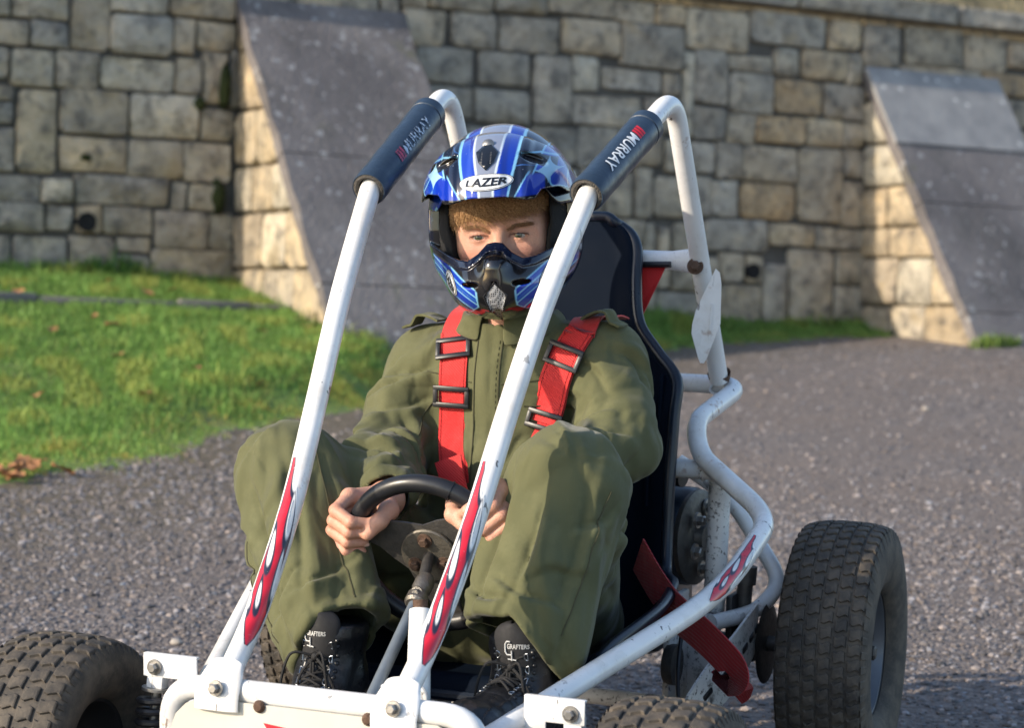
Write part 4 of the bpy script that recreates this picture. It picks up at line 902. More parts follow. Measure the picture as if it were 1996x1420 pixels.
def loose_belts():
    # lap strap end hanging out over the side rail
    mb = MB(); P = spline([(.165, .8, .385), (.21, .76, .345), (.25, .73, .315), (.295, .70, .295), (.335, .685, .27), (.362, .683, .243), (.362, .690, .218), (.350, .697, .208)], 8)
    W_ = [Vector((.25, -.3, .9)).lerp(Vector((.35, -.5, .75)), i / len(P)) for i in range(len(P))]
    ribbon(mb, P, W_, .070); mb.build('lap_strap', M_RED2, KART)
    # strap tail behind the seat, hung from the seat bar
    mb = MB(); V = [(.07, 1.02, .835), (.128, 1.02, .838), (.092, .995, .745), (.06, .995, .72)]; V = V + [(x, y + .003, z) for x, y, z in V]
    mb.add(V, [(0, 1, 2, 3)[::-1], (4, 5, 6, 7), (0, 1, 5, 4), (1, 2, 6, 5), (2, 3, 7, 6), (3, 0, 4, 7)]); st = mb.build('strap_tail', M_RED, KART, smooth=False)
    mb = MB(); mb.tube([(.06, 1.018, .838), (.138, 1.015, .841)], .0055, 10); mb.build('strap_bar', M_BLACK, st)
loose_belts()
# ---------------------------------------------------------------- sculpting: signed distance fields -> surface nets
CH = None
def A_(v): return np.asarray(v, np.float32)
def cull(c, r):
    return CH is not None and np.linalg.norm(A_(c) - CH[0]) - r - CH[1] > .05
def rcone(p, a, b, ra, rb):
    a, b = A_(a), A_(b)
    if cull((a + b) / 2, np.linalg.norm(a - b) / 2 + max(ra, rb)): return None
    ba = b - a; h = np.clip(((p - a) @ ba) / max(float(ba @ ba), 1e-9), 0, 1)
    return np.linalg.norm(p - a - h[:, None] * ba, axis=1) - (ra + (rb - ra) * h)
def ell(p, c, r, M=None):
    c, r = A_(c), A_(r)
    if cull(c, r.max()): return None
    q = p - c
    if M is not None: q = q @ M
    k0 = np.linalg.norm(q / r, axis=1); k1 = np.linalg.norm(q / (r * r), axis=1)
    return k0 * (k0 - 1) / np.maximum(k1, 1e-6)
def rbox(p, c, h, rad, M=None):
    c, h = A_(c), A_(h)
    if cull(c, np.linalg.norm(h)): return None
    q = p - c
    if M is not None: q = q @ M
    q = np.abs(q) - (h - rad)
    return np.linalg.norm(np.maximum(q, 0), axis=1) + np.minimum(q.max(1), 0) - rad
def smin(a, b, k=.01):
    if a is None: return b
    if b is None: return a
    h = np.clip(.5 + .5 * (b - a) / k, 0, 1); return b * (1 - h) + a * h - k * h * (1 - h)
def smax(a, b, k=.005):
    if a is None or b is None: return a
    return -smin(-a, -b, k)
def chain(p, pts, rs, k=.008):
    d = None
    for i in range(len(pts) - 1): d = smin(d, rcone(p, pts[i], pts[i + 1], rs[i], rs[i + 1]), k)
    return d
_T = np.random.default_rng(3).uniform(-1, 1, (32, 32, 32)).astype(np.float32)
_TF = _T.ravel()
def noise3(q):
    i = np.floor(q); f = (q - i).astype(np.float32); f = f * f * (3 - 2 * f); i = i.astype(np.int32) & 31; j = (i + 1) & 31
    x0, x1 = i[:, 0] << 10, j[:, 0] << 10; y0, y1 = i[:, 1] << 5, j[:, 1] << 5; z0, z1 = i[:, 2], j[:, 2]; u, v, w = f[:, 0], f[:, 1], f[:, 2]
    a = x0 + y0; b = x1 + y0; c = x0 + y1; d = x1 + y1; T = _TF.take
    def pl(z):
        p, q_ = T(a + z), T(c + z); p = p + (T(b + z) - p) * u; q_ = q_ + (T(d + z) - q_) * u; return p + (q_ - p) * v
    p = pl(z0); return p + (pl(z1) - p) * w
def polygonise(fn, lo, hi, vox, block=28):
    """surface nets over the blocks that hold the surface; cells shared between blocks get one vertex"""
    global CH
    lo, hi = A_(lo), A_(hi); n = np.ceil((hi - lo) / vox).astype(int); keys = []; pos = []; quads = []
    N = (n + 3).astype(np.int64); gid = lambda i, j, k: (i * N[1] + j) * N[2] + k
    rad = vox * (block + 2) * .5 * 1.7321
    for bi in range(0, n[0], block):
        for bj in range(0, n[1], block):
            for bk in range(0, n[2], block):
                b0 = np.array([bi, bj, bk]) - 1; c = lo + (b0 + (block + 1) / 2) * vox
                CH = (c, rad); d0 = fn(c[None].astype(np.float32))
                if d0 is None or d0[0] > rad * 1.25 + .02 or d0[0] < -rad * 1.4 - .03: continue
                m = block + 2; ax = [lo[a] + (b0[a] + np.arange(m)) * vox for a in range(3)]
                P = np.stack(np.meshgrid(*ax, indexing='ij'), -1).reshape(-1, 3).astype(np.float32)
                D = fn(P)
                if D is None: continue
                D = D.reshape(m, m, m); S = D < 0
                if S.all() or not S.any(): continue
                C = m - 1; cnt = np.zeros((C, C, C), np.float32); acc = np.zeros((C, C, C, 3), np.float32)
                for a in range(3):
                    sl0 = [slice(None)] * 3; sl1 = [slice(None)] * 3; sl0[a] = slice(0, -1); sl1[a] = slice(1, None)
                    A, B = D[tuple(sl0)], D[tuple(sl1)]; X = S[tuple(sl0)] != S[tuple(sl1)]
                    t = np.where(X, A / np.where(X, A - B, 1), 0)
                    o1, o2 = [q for q in range(3) if q != a]
                    for u in (0, 1):
                        for v in (0, 1):
                            s = [slice(None)] * 3; s[o1] = slice(u, u + C); s[o2] = slice(v, v + C)
                            x = X[tuple(s)]; cnt += x; acc[..., a] += np.where(x, t[tuple(s)], 0); acc[..., o1] += x * u; acc[..., o2] += x * v
                act = cnt > 0; I = np.argwhere(act)
                pv = acc[act] / cnt[act][:, None]; G = I + b0 + 1
                keys.append(gid(G[:, 0], G[:, 1], G[:, 2])); pos.append(lo + (I + b0 + pv) * vox)
                for a in range(3):
                    sl0 = [slice(1, C)] * 3; sl1 = [slice(1, C)] * 3; sl1[a] = slice(2, C + 1)
                    s0, s1 = S[tuple(sl0)], S[tuple(sl1)]; E = np.argwhere(s0 != s1)
                    if not len(E): continue
                    fl = s0[s0 != s1]; E = E + 1 + b0 + 1
                    o1, o2 = (a + 1) % 3, (a + 2) % 3; q = []
                    for (u, v) in ((-1, -1), (0, -1), (0, 0), (-1, 0)):
                        g = E.copy(); g[:, o1] += u; g[:, o2] += v; q.append(gid(g[:, 0], g[:, 1], g[:, 2]))
                    q = np.stack(q, -1); q[~fl] = q[~fl][:, ::-1]; quads.append(q)
    CH = None
    keys = np.concatenate(keys); pos = np.concatenate(pos); quads = np.concatenate(quads)
    uk, first = np.unique(keys, return_index=True); V = pos[first]; ix = np.searchsorted(uk, quads).clip(0, len(uk) - 1)
    ok = (uk[ix] == quads).all(1); return V, ix[ok].astype(np.int32)
def relax(V, F, it=1, w=.5):
    for _ in range(it):
        acc = np.zeros_like(V); c = np.zeros(len(V))
        for a, b in ((0, 1), (1, 2), (2, 3), (3, 0)):
            np.add.at(acc, F[:, a], V[F[:, b]]); np.add.at(acc, F[:, b], V[F[:, a]]); np.add.at(c, F[:, a], 1); np.add.at(c, F[:, b], 1)
        V = V * (1 - w) + w * acc / np.maximum(c, 1)[:, None]
    return V
def normals(V, F):
    n = np.cross(V[F[:, 2]] - V[F[:, 0]], V[F[:, 3]] - V[F[:, 1]]); N = np.zeros_like(V)
    for a in range(4): np.add.at(N, F[:, a], n)
    return N / np.maximum(np.linalg.norm(N, axis=1), 1e-9)[:, None]
def bvh(V, F): return BVHTree.FromPolygons([tuple(map(float, v)) for v in V], [tuple(map(int, f)) for f in F])

# ---------------------------------------------------------------- person: frame of the head, hands on the wheel
PERSON = empty('person', (-.03, .72, .22), 'person in olive green overalls and blue full face helmet gripping the steering wheel', 'person')
HC = Vector((-.026, .68, .924)); HM = (Matrix.Rotation(R_(15.5), 3, 'Z') @ Matrix.Rotation(R_(3), 3, 'X') @ Matrix.Rotation(R_(-4.5), 3, 'Y'))
HMn = np.array(HM, np.float32); HCn = np.array(HC, np.float32)
def toH(p): return (p - HCn) @ HMn
def fromH(V): return np.asarray(V) @ HMn.T + HCn
WC = Vector((.004, .34, .449)); WNn = Vector((.05, -.93, -.36)).normalized(); WUP = (Vector((0, 0, 1)) - WNn * WNn.z).normalized(); WRT = WUP.cross(WNn)
if WRT.x < 0: WRT = -WRT
def hand_def(a, sg, wrist):
    a = R_(a); c = WC + (WRT * math.cos(a) + WUP * math.sin(a)) * .1175; eo = WRT * math.cos(a) + WUP * math.sin(a); t = (-WRT * math.sin(a) + WUP * math.cos(a)) * sg
    P = lambda ph, r, o: np.array(c + eo * math.cos(R_(ph)) * r + WNn * math.sin(R_(ph)) * r + t * o, np.float32)
    F = []
    for o, r, k in ((-.0275, .0092, 1.0), (-.0092, .0095, 1.06), (.0092, .009, 1.02), (.0265, .008, .86)):
        F.append(([P(-48, .040 * (.5 + .5 * k), o * 1.05), P(22, .0335, o), P(88, .0272, o * .97), P(138 + 8 * k, .0235, o * .94 + .001)], [r * 1.12, r * 1.06, r * .96, r * .82]))
    w = np.array(wrist, np.float32)
    th = ([w * .72 + P(200, .04, -.03) * .28, P(208, .044, -.034), P(168, .036, -.030), P(140, .033, -.012)], [.017, .0145, .0118, .0095])
    return F, th, w, (P, eo, t, c)
HANDS = [hand_def(163, 1, (-.098, .405, .512)), hand_def(37, -1, (.112, .405, .522))]
def hand_sdf(p, H):
    F, th, w, _ = H
    if cull(_[3], .16): return None
    d = None
    for pts, rs in F:
        f = chain(p, pts, rs, .004); d = smin(d, f, .0035)
    pal = None
    for pts, rs in F: pal = smin(pal, rcone(p, pts[0], w, rs[0] * 1.15, .021), .014)
    d = smin(d, pal, .008); d = smin(d, chain(p, th[0], th[1], .006), .007)
    return d
NAILS = []
def body_sdf(p):
    d = None
    q = toH(p)
    # skull, face
    h = ell(p, HCn + HMn @ A_((0, .012, .028)), (.074, .094, .098), HMn)
    if h is not None or not cull(HCn, .2):
        h = smin(h, ell(q, (0, -.028, -.055), (.055, .060, .078)) if CH is None else ellH(q, (0, -.028, -.055), (.055, .060, .078)), .045)
        E = lambda c, r: ellH(q, c, r)
        h = smin(h, E((0, -.081, .004), (.046, .013, .011)), .016)                      # brow
        for s in (-1, 1):
            h = smin(h, E((s * .037, -.062, -.046), (.020, .014, .016)), .03); h = smin(h, E((s * .056, -.040, -.018), (.012, .028, .030)), .03)           # cheek
            h = smax(h, -E((s * .030, -.097, -.020), (.017, .012, .0105)), .012)         # socket
            # eyelids: a ball with a slit; upper lid heavy, squinting
            ec = (s * .031, -.0725, -.0195); lid = E(ec, (.0152, .0140, .0132))
            zz = q[:, 2] - ec[2] + .0006; xx = (q[:, 0] - ec[0]) * s
            up = .0035 * np.sqrt(np.maximum(0, 1 - ((xx + .0005) / .0135) ** 2)) + .0004; lw = -.0021 * np.sqrt(np.maximum(0, 1 - ((xx - .001) / .0135) ** 2)) - .0002
            slit = np.maximum(np.maximum(zz - up, lw - zz), np.abs(xx) - .0132)
            lid = smax(lid, -slit, .0012); h = smin(h, lid, .0045)
        nose = rconeH(q, (0, -.086, -.012), (0, -.108, -.052), .0085, .0125); h = smin(h, nose, .010)
        for s in (-1, 1): h = smin(h, E((s * .0125, -.098, -.056), (.0085, .010, .008)), .006)
        h = smin(h, E((0, -.088, -.083), (.024, .012, .009)), .008)
        d = h
    d = smin(d, rcone(p, (-.03, .725, .69), HCn + A_((0, .03, -.06)), .056, .052), .02)
    # chest, arms under the clothes
    d = smin(d, ell(p, (-.03, .745, .58), (.13, .085, .15)), .03)
    d = smin(d, rcone(p, (-.19, .74, .685), (.13, .74, .70), .045, .045), .03)
    for H, sh, el in ((HANDS[0], (-.19, .74, .68), (-.206, .64, .556)), (HANDS[1], (.135, .74, .70), (.186, .64, .586))):
        d = smin(d, rcone(p, sh, el, .042, .034), .02); d = smin(d, rcone(p, el, H[2], .034, .0245), .01); d = smin(d, hand_sdf(p, H), .01)
    return d
def ellH(q, c, r):
    c, r = A_(c), A_(r); k = (q - c); k0 = np.linalg.norm(k / r, axis=1); k1 = np.linalg.norm(k / (r * r), axis=1); return k0 * (k0 - 1) / np.maximum(k1, 1e-6)
def rconeH(q, a, b, ra, rb):
    a, b = A_(a), A_(b); ba = b - a; h = np.clip(((q - a) @ ba) / float(ba @ ba), 0, 1); return np.linalg.norm(q - a - h[:, None] * ba, axis=1) - (ra + (rb - ra) * h)
def smooth(x, a, b): t = np.clip((x - a) / (b - a), 0, 1); return t * t * (3 - 2 * t)
def make_skin():
    t = NT('skin'); f = t.noise(180, 4); c = t.mix(t.ramp(f, [(.35, 0), (.7, .30)]), t.attr(), (.47, .2, .13))
    c = t.mix(t.ramp(t.noise(38, 3), [(.45, 0), (.7, .22)]), c, (.62, .27, .2))
    c = t.mix(t.ramp(t.vor(420), [(.10, .35), (.2, 0)]), c, (.33, .15, .09))
    nr = t.bump(t.noise(420, 3), .45, .0015); nr = t.bump(t.vor(900, 'DISTANCE_TO_EDGE'), .25, .0006, nr)
    return t.out(c, t.ramp(t.noise(120, 3), [(.3, .40), (.7, .60)]), nr, Subsurface_Weight=.12, Subsurface_Radius=(.010, .0035, .0015), Specular_IOR_Level=.4)
def build_body():
    V, F = polygonise(body_sdf, (-.29, .24, .40), (.29, .86, 1.06), .0019)
    q = toH(V); base = np.tile(A_((.56, .315, .222)), (len(V), 1))
    def blend(m, c): 
        nonlocal base
        base = base * (1 - m[:, None]) + A_(c) * m[:, None]
    front = smooth(-q[:, 1], .02, .05) * (np.linalg.norm(q, axis=1) < .16)
    for s in (-1, 1):
        r = np.hypot((q[:, 0] - s * .044) / .024, (q[:, 2] + .05) / .02); blend(front * .45 * smooth(-r, -1.4, -.3), (.60, .23, .17))
        r = np.hypot((q[:, 0] - s * .031) / .021, (q[:, 2] + .0205) / .0115); blend(front * .3 * smooth(-r, -1.3, -.6), (.5, .24, .18))
        xx = (q[:, 0] - s * .031); zz = q[:, 2] + .0189
        line = np.exp(-((zz - .0037 * np.sqrt(np.maximum(0, 1 - (xx / .0145) ** 2))) / .0016) ** 2) * (np.abs(xx) < .0155) * (q[:, 1] < -.07)
        blend(front * .9 * line, (.05, .022, .015))
    for s in (-1, 1):                                     # lower lash line; shade painted into the inner corner and lid crease
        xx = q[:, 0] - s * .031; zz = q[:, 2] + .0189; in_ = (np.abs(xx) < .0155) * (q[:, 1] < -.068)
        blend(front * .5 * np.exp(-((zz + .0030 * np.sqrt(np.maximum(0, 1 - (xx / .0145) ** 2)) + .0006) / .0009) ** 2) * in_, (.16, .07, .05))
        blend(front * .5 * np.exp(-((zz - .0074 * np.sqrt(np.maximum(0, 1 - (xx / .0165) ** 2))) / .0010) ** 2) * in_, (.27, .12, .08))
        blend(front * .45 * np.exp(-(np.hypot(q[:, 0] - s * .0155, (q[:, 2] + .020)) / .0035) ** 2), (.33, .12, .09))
    r = np.hypot(q[:, 0] / .016, (q[:, 2] + .052) / .014); blend(front * .35 * smooth(-r, -1.3, -.3), (.62, .24, .18))
    r = np.hypot(q[:, 0] / .024, (q[:, 2] + .084) / .008); blend(front * .7 * smooth(-r, -1.2, -.7), (.5, .17, .14))
    for H in HANDS:                                       # knuckles and fingertips a little pinker
        for pts, rs in H[0]:
            for pt, k in ((pts[0], .5), (pts[1], .55), (pts[2], .35), (pts[3], .5)):
                blend(.55 * k * np.exp(-(np.linalg.norm(V - pt, axis=1) / .0115) ** 2), (.62, .23, .17))
    for H in HANDS:                                       # crease lines over the knuckle joints
        for pts, rs in H[0]:
            for k, (i, off) in enumerate(((1, 0), (1, .0035), (1, -.003), (2, 0), (2, .0022))):
                ax_ = pts[min(i + 1, 3)] - pts[i - 1]; ax_ = ax_ / np.linalg.norm(ax_); h_ = (V - pts[i]) @ ax_ - off; rr = np.linalg.norm(V - pts[i], axis=1)
                blend(.55 * np.exp(-(h_ / .0008) ** 2) * (rr < rs[i] * 1.35), (.34, .13, .09))
    o = mk('body', V, F, make_skin(), PERSON, col=base)
    # fingernails
    M_NAIL = simple('fingernail', (.66, .42, .34), .3, var=.05)
    for H in HANDS:
        for pts, rs in H[0]:
            a, b = Vector(pts[2]), Vector(pts[3]); d = (b - a).normalized(); c0 = Vector(H[3][3]) ; o_ = (b - c0); o_ = (o_ - d * o_.dot(d)).normalized(); sd = d.cross(o_); r = rs[3]
            V2 = []
            for i in range(5):
                for j in range(5):
                    u = -1 + i * .5; w = -1 + j * .5; rr = r * .78
                    V2.append(b + d * (.0015 + .0052 * w) + o_ * (math.cos(u * .85) * r * 1.03 - .0008 * w * w + .0002) + sd * math.sin(u * .85) * rr * (1 - .12 * w * w))
            F2 = [(i * 5 + j, i * 5 + j + 1, i * 5 + j + 6, i * 5 + j + 5) for i in range(4) for j in range(4)]; mk('fingernail', V2, F2, M_NAIL, o)
    # eyes
    for s in (-1, 1):
        c = np.array((s * .031, -.0725, -.0195)); g = np.array((-.08, -1, .13)); g /= np.linalg.norm(g); n1, n2 = 40, 40; V2 = []; co = []
        x = np.cross(g, (0, 0, 1)); x /= np.linalg.norm(x); y = np.cross(x, g)
        for i in range(n1 + 1):
            al = math.pi * (i / n1) ** 1.6
            for j in range(n2):
                b = 2 * math.pi * j / n2; e = g * math.cos(al) + (x * math.cos(b) + y * math.sin(b)) * math.sin(al); V2.append(c + e * .0126)
                rr = al * .0126
                co.append((.004, .004, .004) if rr < .0024 else (.060 + .03 * math.sin(b * 13), .068 + .02 * math.sin(b * 9), .04) if rr < .0054 else (.02, .022, .022) if rr < .0061 else (.36, .325, .30))
        F2 = [(i * n2 + j, i * n2 + (j + 1) % n2, (i + 1) * n2 + (j + 1) % n2, (i + 1) * n2 + j) for i in range(n1) for j in range(n2)]
        t = NT('eye'); mk('eye', fromH(V2), F2, t.out(t.attr(), .08, Coat_Weight=.5), PERSON, col=np.array(co))
    return o, V, F
BODY, BV, BF = build_body()

# ---------------------------------------------------------------- hair under the helmet
def strands(name, roots, mat, parent, n=6):
    V = []; F = []
    for pts, w in roots:
        k = len(pts); b = len(V)
        for i, p in enumerate(pts):
            t = np.array(pts[min(i + 1, k - 1)]) - np.array(pts[max(i - 1, 0)]); t = t / (np.linalg.norm(t) + 1e-9); x = np.cross(t, (.3, -1, .2)); x /= np.linalg.norm(x) + 1e-9; y = np.cross(t, x); ww = w * (1 - .85 * (i / (k - 1)) ** 2)
            for a in range(3): V.append(np.array(p) + (x * math.cos(a * 2.094) + y * math.sin(a * 2.094)) * ww)
        F += [(b + i * 3 + a, b + i * 3 + (a + 1) % 3, b + i * 3 + 3 + (a + 1) % 3, b + i * 3 + 3 + a) for i in range(k - 1) for a in range(3)]
    return mk(name, fromH(V), np.array(F), mat, parent)
def hair():
    t = NT('light_brown_hair'); oi = t.noise(380, 3); c = t.ramp(oi, [(.3, (.14, .07, .028)), (.5, (.36, .20, .09)), (.7, (.62, .41, .21))])
    m = t.out(c, .38, Specular_IOR_Level=.4)
    R = random.Random(4); L = []
    for cl in range(78):
        x0 = R.uniform(-.078, .07); z0 = R.uniform(.040, .064); zt = np.interp(x0, [-.08, -.05, -.03, .0, .015, .045, .07], [-.010, .002, .007, .007, .015, .024, .022]) + R.gauss(0, .0065); cxx = x0 + R.gauss(0, .004); sw = R.uniform(.012, .05) * (1 if x0 < .045 else .3); ln = max(.012, z0 - zt)
        if x0 < -.045: sw = R.uniform(-.02, .02)
        if x0 > .05: sw = R.uniform(-.01, .02)
        for k in range(R.randint(10, 24)):
            x = x0 + R.gauss(0, .0042); z = z0 + R.gauss(0, .003); pts = []; l2 = ln * R.uniform(.8, 1.06); s2 = sw + R.gauss(0, .004); cv = R.uniform(-.3, .5)
            for i in range(7):
                f = i / 6; xx = x + (x0 - x) * .9 * f ** 1.1 + s2 * f ** 1.4; zz = z - l2 * (f - .12 * f * f * cv); yy = -(.083 * math.sqrt(max(.05, 1 - (xx / .088) ** 2))) - .008 - .010 * math.sin(f * 3.1 * .8) + .002 * R.gauss(0, 1) - .006 * R.random() * f
                pts.append((xx + .0022 * math.sin(f * 5 + cl), yy, zz))
            L.append((pts, .00055))
    for k in range(160):                                     # stray single hairs
        x0 = R.uniform(-.078, .065); z0 = R.uniform(.035, .06); zt = np.interp(x0, [-.08, -.05, .0, .045, .07], [-.006, .004, .006, .018, .018]) + R.gauss(0, .007); sw = R.uniform(-.015, .05); pts = []
        for i in range(7):
            f = i / 6; xx = x0 + sw * f ** 1.3; pts.append((xx, -(.083 * math.sqrt(max(.05, 1 - (xx / .088) ** 2))) - .012 - .010 * math.sin(f * 2.6), z0 + (zt - z0) * f + .003 * math.sin(f * 4 + k)))
        L.append((pts, .00042))
    strands('hair', L, m, PERSON); L = []
    for s in (-1, 1):
        for k in range(230):
            f = R.random(); x = s * (.0135 + .036 * f); z = -.0065 + .0055 * math.sin(min(1, f * 1.35) * 1.7) + R.gauss(0, .0012) - (.0025 if f < .2 else 0); y = -.0935 + .010 * f ** 2 + .003 * f
            d = np.array((s * (.0065 + .002 * R.random()), .0014, .0022 - .0042 * f + R.gauss(0, .0009))); p = np.array((x, y, z)); L.append(([p, p + d * .5 + (0, -.0012, 0), p + d], .00043))
    LS = []
    for s in (-1, 1):
        for k in range(46):
            f = -1 + 2 * k / 45; x = s * .031 + f * .0135; z = -.0195 + .0034 * math.sqrt(max(0, 1 - f * f)) + .0004; y = -.0725 - .0138 * math.sqrt(max(.1, 1 - (f * .85) ** 2)); p = np.array((x, y, z)); d = np.array((f * .003, -.0045, .0016 + .001 * R.random())); LS.append(([p, p + d * .5 + (0, 0, -.0008), p + d], .00022))
    tl = NT('eyelash_hair'); strands('eyelashes', LS, tl.out((.03, .015, .008), .5), PERSON)
    t = NT('eyebrow_hair'); strands('eyebrows', L, t.out((.19, .10, .045), .5), PERSON)
hair()
# ---------------------------------------------------------------- overalls
LIMBS = {}
def limb(p, a, b, ra, rb, amp=0, c=1.0, s=1.0, skew=0, seed=0, ell_=(1, 1), up=None, mask=None, rid=(), sq=2.0):
    """tapered sleeve with cloth folds: c folds round the limb, s along it, skew turns them diagonal"""
    a, b = A_(a), A_(b)
    if cull((a + b) / 2, np.linalg.norm(a - b) / 2 + max(ra, rb) * max(ell_) + amp * 2): return None
    ba = b - a; L = np.linalg.norm(ba); ax = ba / L
    u = A_((0, -1, 0)) if up is None else A_(up); x = u - ax * (u @ ax); x /= np.linalg.norm(x); y = np.cross(ax, x)
    q = p - a; h = q @ ax; hc = np.clip(h, 0, L); px, py = q @ x, q @ y; pz = h - hc
    r = ra + (rb - ra) * hc / L
    if sq == 2.0: d = np.sqrt((px / ell_[0]) ** 2 + (py / ell_[1]) ** 2 + pz ** 2) - r
    else:
        ca, sa = math.cos(.5), math.sin(.5); X, Y = np.abs(px * ca + py * sa) / ell_[0], np.abs(py * ca - px * sa) / ell_[1]; hh = hc / L
        e = 2 + (sq - 2) * np.clip(hh * 2.2, 0, 1); ro = (np.maximum(X, 1e-5) ** e + np.maximum(Y, 1e-5) ** e) ** (1 / e); d = np.sqrt(ro ** 2 + pz ** 2) - r * (1 - .03 * (e - 2))
    if amp:
        th = np.arctan2(py, px) + skew * hc / L; R0 = (ra + rb) * .5
        Q = np.stack([np.cos(th) * c + seed * 3.1, np.sin(th) * c + seed * 1.7, hc / R0 * s + seed * 5.3], -1)
        n = noise3(Q); n2 = noise3(Q * 2.15 + 9.1)
        f = np.abs(n) ** .65 * 1.15 + .35 * np.abs(n2) ** .8 - .48
        m = 1.0 if mask is None else mask(hc / L)
        d = d - amp * f * m
    if len(rid):
        th = np.arctan2(py, px); R0 = (ra + rb) * .5
        for (t0, h0, t1, h1, a, w) in rid:
            U = R0 * ((th - t0 + math.pi) % (2 * math.pi) - math.pi); Vv = hc - h0 * L; Dx, Dy = R0 * (t1 - t0), (h1 - h0) * L; D2 = math.hypot(Dx, Dy)
            al = (U * Dx + Vv * Dy) / D2; ov = np.maximum(0, np.maximum(-al, al - D2)); mid = np.clip(al / D2, 0, 1); s_ = ((U * Dy - Vv * Dx) / D2 + .010 * np.sin(mid * 3.1)) / w
            f = np.where(s_ < 0, np.exp(-(s_ / 1.9) ** 2), np.exp(-(s_ / .55) ** 2)) - .75 * np.exp(-((s_ - 1.0) / .42) ** 2)
            d = d - 1.15 * a * f * np.exp(-(ov / (w * 1.5)) ** 2) * np.sin(np.clip(mid, .12, .88) * 3.14159) ** .5
    return d * .8
def folds(seed, n, th, h, slope, ln, amp, w):
    """random cloth ridges: th, h where they start; slope = turn round the limb per unit length; ln length along the limb"""
    R = random.Random(seed); o = []
    for i in range(n):
        t0, h0, l = R.uniform(*th), R.uniform(*h), R.uniform(*ln); o.append((t0, h0, t0 + R.uniform(*slope), h0 + l, R.uniform(*amp), R.uniform(*w)))
    return o
FO = dict(
    trunk=folds(1, 6, (-1.6, 1.6), (.0, .8), (-.5, .5), (-.3, .3), (.004, .008), (.008, .014)),
    upR=folds(2, 6, (-2.4, 1.6), (.05, .6), (.6, 1.6), (.15, .5), (.005, .009), (.008, .013)),
    foR=folds(3, 7, (-3, 3), (.0, .7), (-1.8, -.7), (.05, .35), (.006, .010), (.008, .013)) + folds(33, 5, (-2, 1.5), (.1, .3), (-.3, .3), (.4, .6), (.005, .008), (.007, .012)),
    upL=folds(4, 6, (-1.6, 2.4), (.05, .6), (-1.6, -.6), (.15, .5), (.005, .009), (.008, .013)),
    foL=folds(5, 7, (-3, 3), (.0, .7), (.7, 1.8), (.05, .35), (.006, .010), (.008, .013)),
    thR=folds(6, 5, (-2.5, 2.5), (.25, .8), (-1.2, 1.2), (.1, .4), (.006, .010), (.009, .015)),
    shR=[(.10, .10, .35, .95, .006, .012), (-.75, .05, -.45, .85, .007, .014), (.95, .0, .75, .7, .007, .012), (1.5, .05, 1.2, .9, .006, .013), (-1.5, .1, -1.3, .9, .005, .014), (1.9, .1, .9, .28, .007, .010), (2.1, .2, 1.1, .45, .007, .010), (-.2, .78, .9, .9, .005, .009), (-1.2, .8, -.1, .88, .005, .009), (.3, .62, 1.2, .5, .005, .010)],
    shL=[(-.15, .12, .0, .95, .006, .013), (.62, .0, .72, .9, .008, .014), (-.85, .05, -.9, .8, .006, .014), (1.25, .05, 1.15, .95, .008, .013), (1.8, .05, 1.5, .8, .007, .014), (-1.4, .1, -.8, .35, .006, .010), (1.0, .2, 2.2, .05, .007, .011), (.9, .42, 2.1, .25, .006, .011), (-.7, .86, .4, .78, .006, .009), (.2, .9, 1.2, .80, .006, .010), (-.1, .72, -.9, .58, .005, .010)],
    thL=folds(8, 6, (-2.5, 2.5), (.25, .85), (-1.3, 1.3), (.1, .4), (.006, .010), (.009, .015)))
def HEM(s, ox): return .020 + .45 * np.maximum(ox, -.02) if s < 0 else .014 + .9 * np.maximum(ox - .028, -.022)
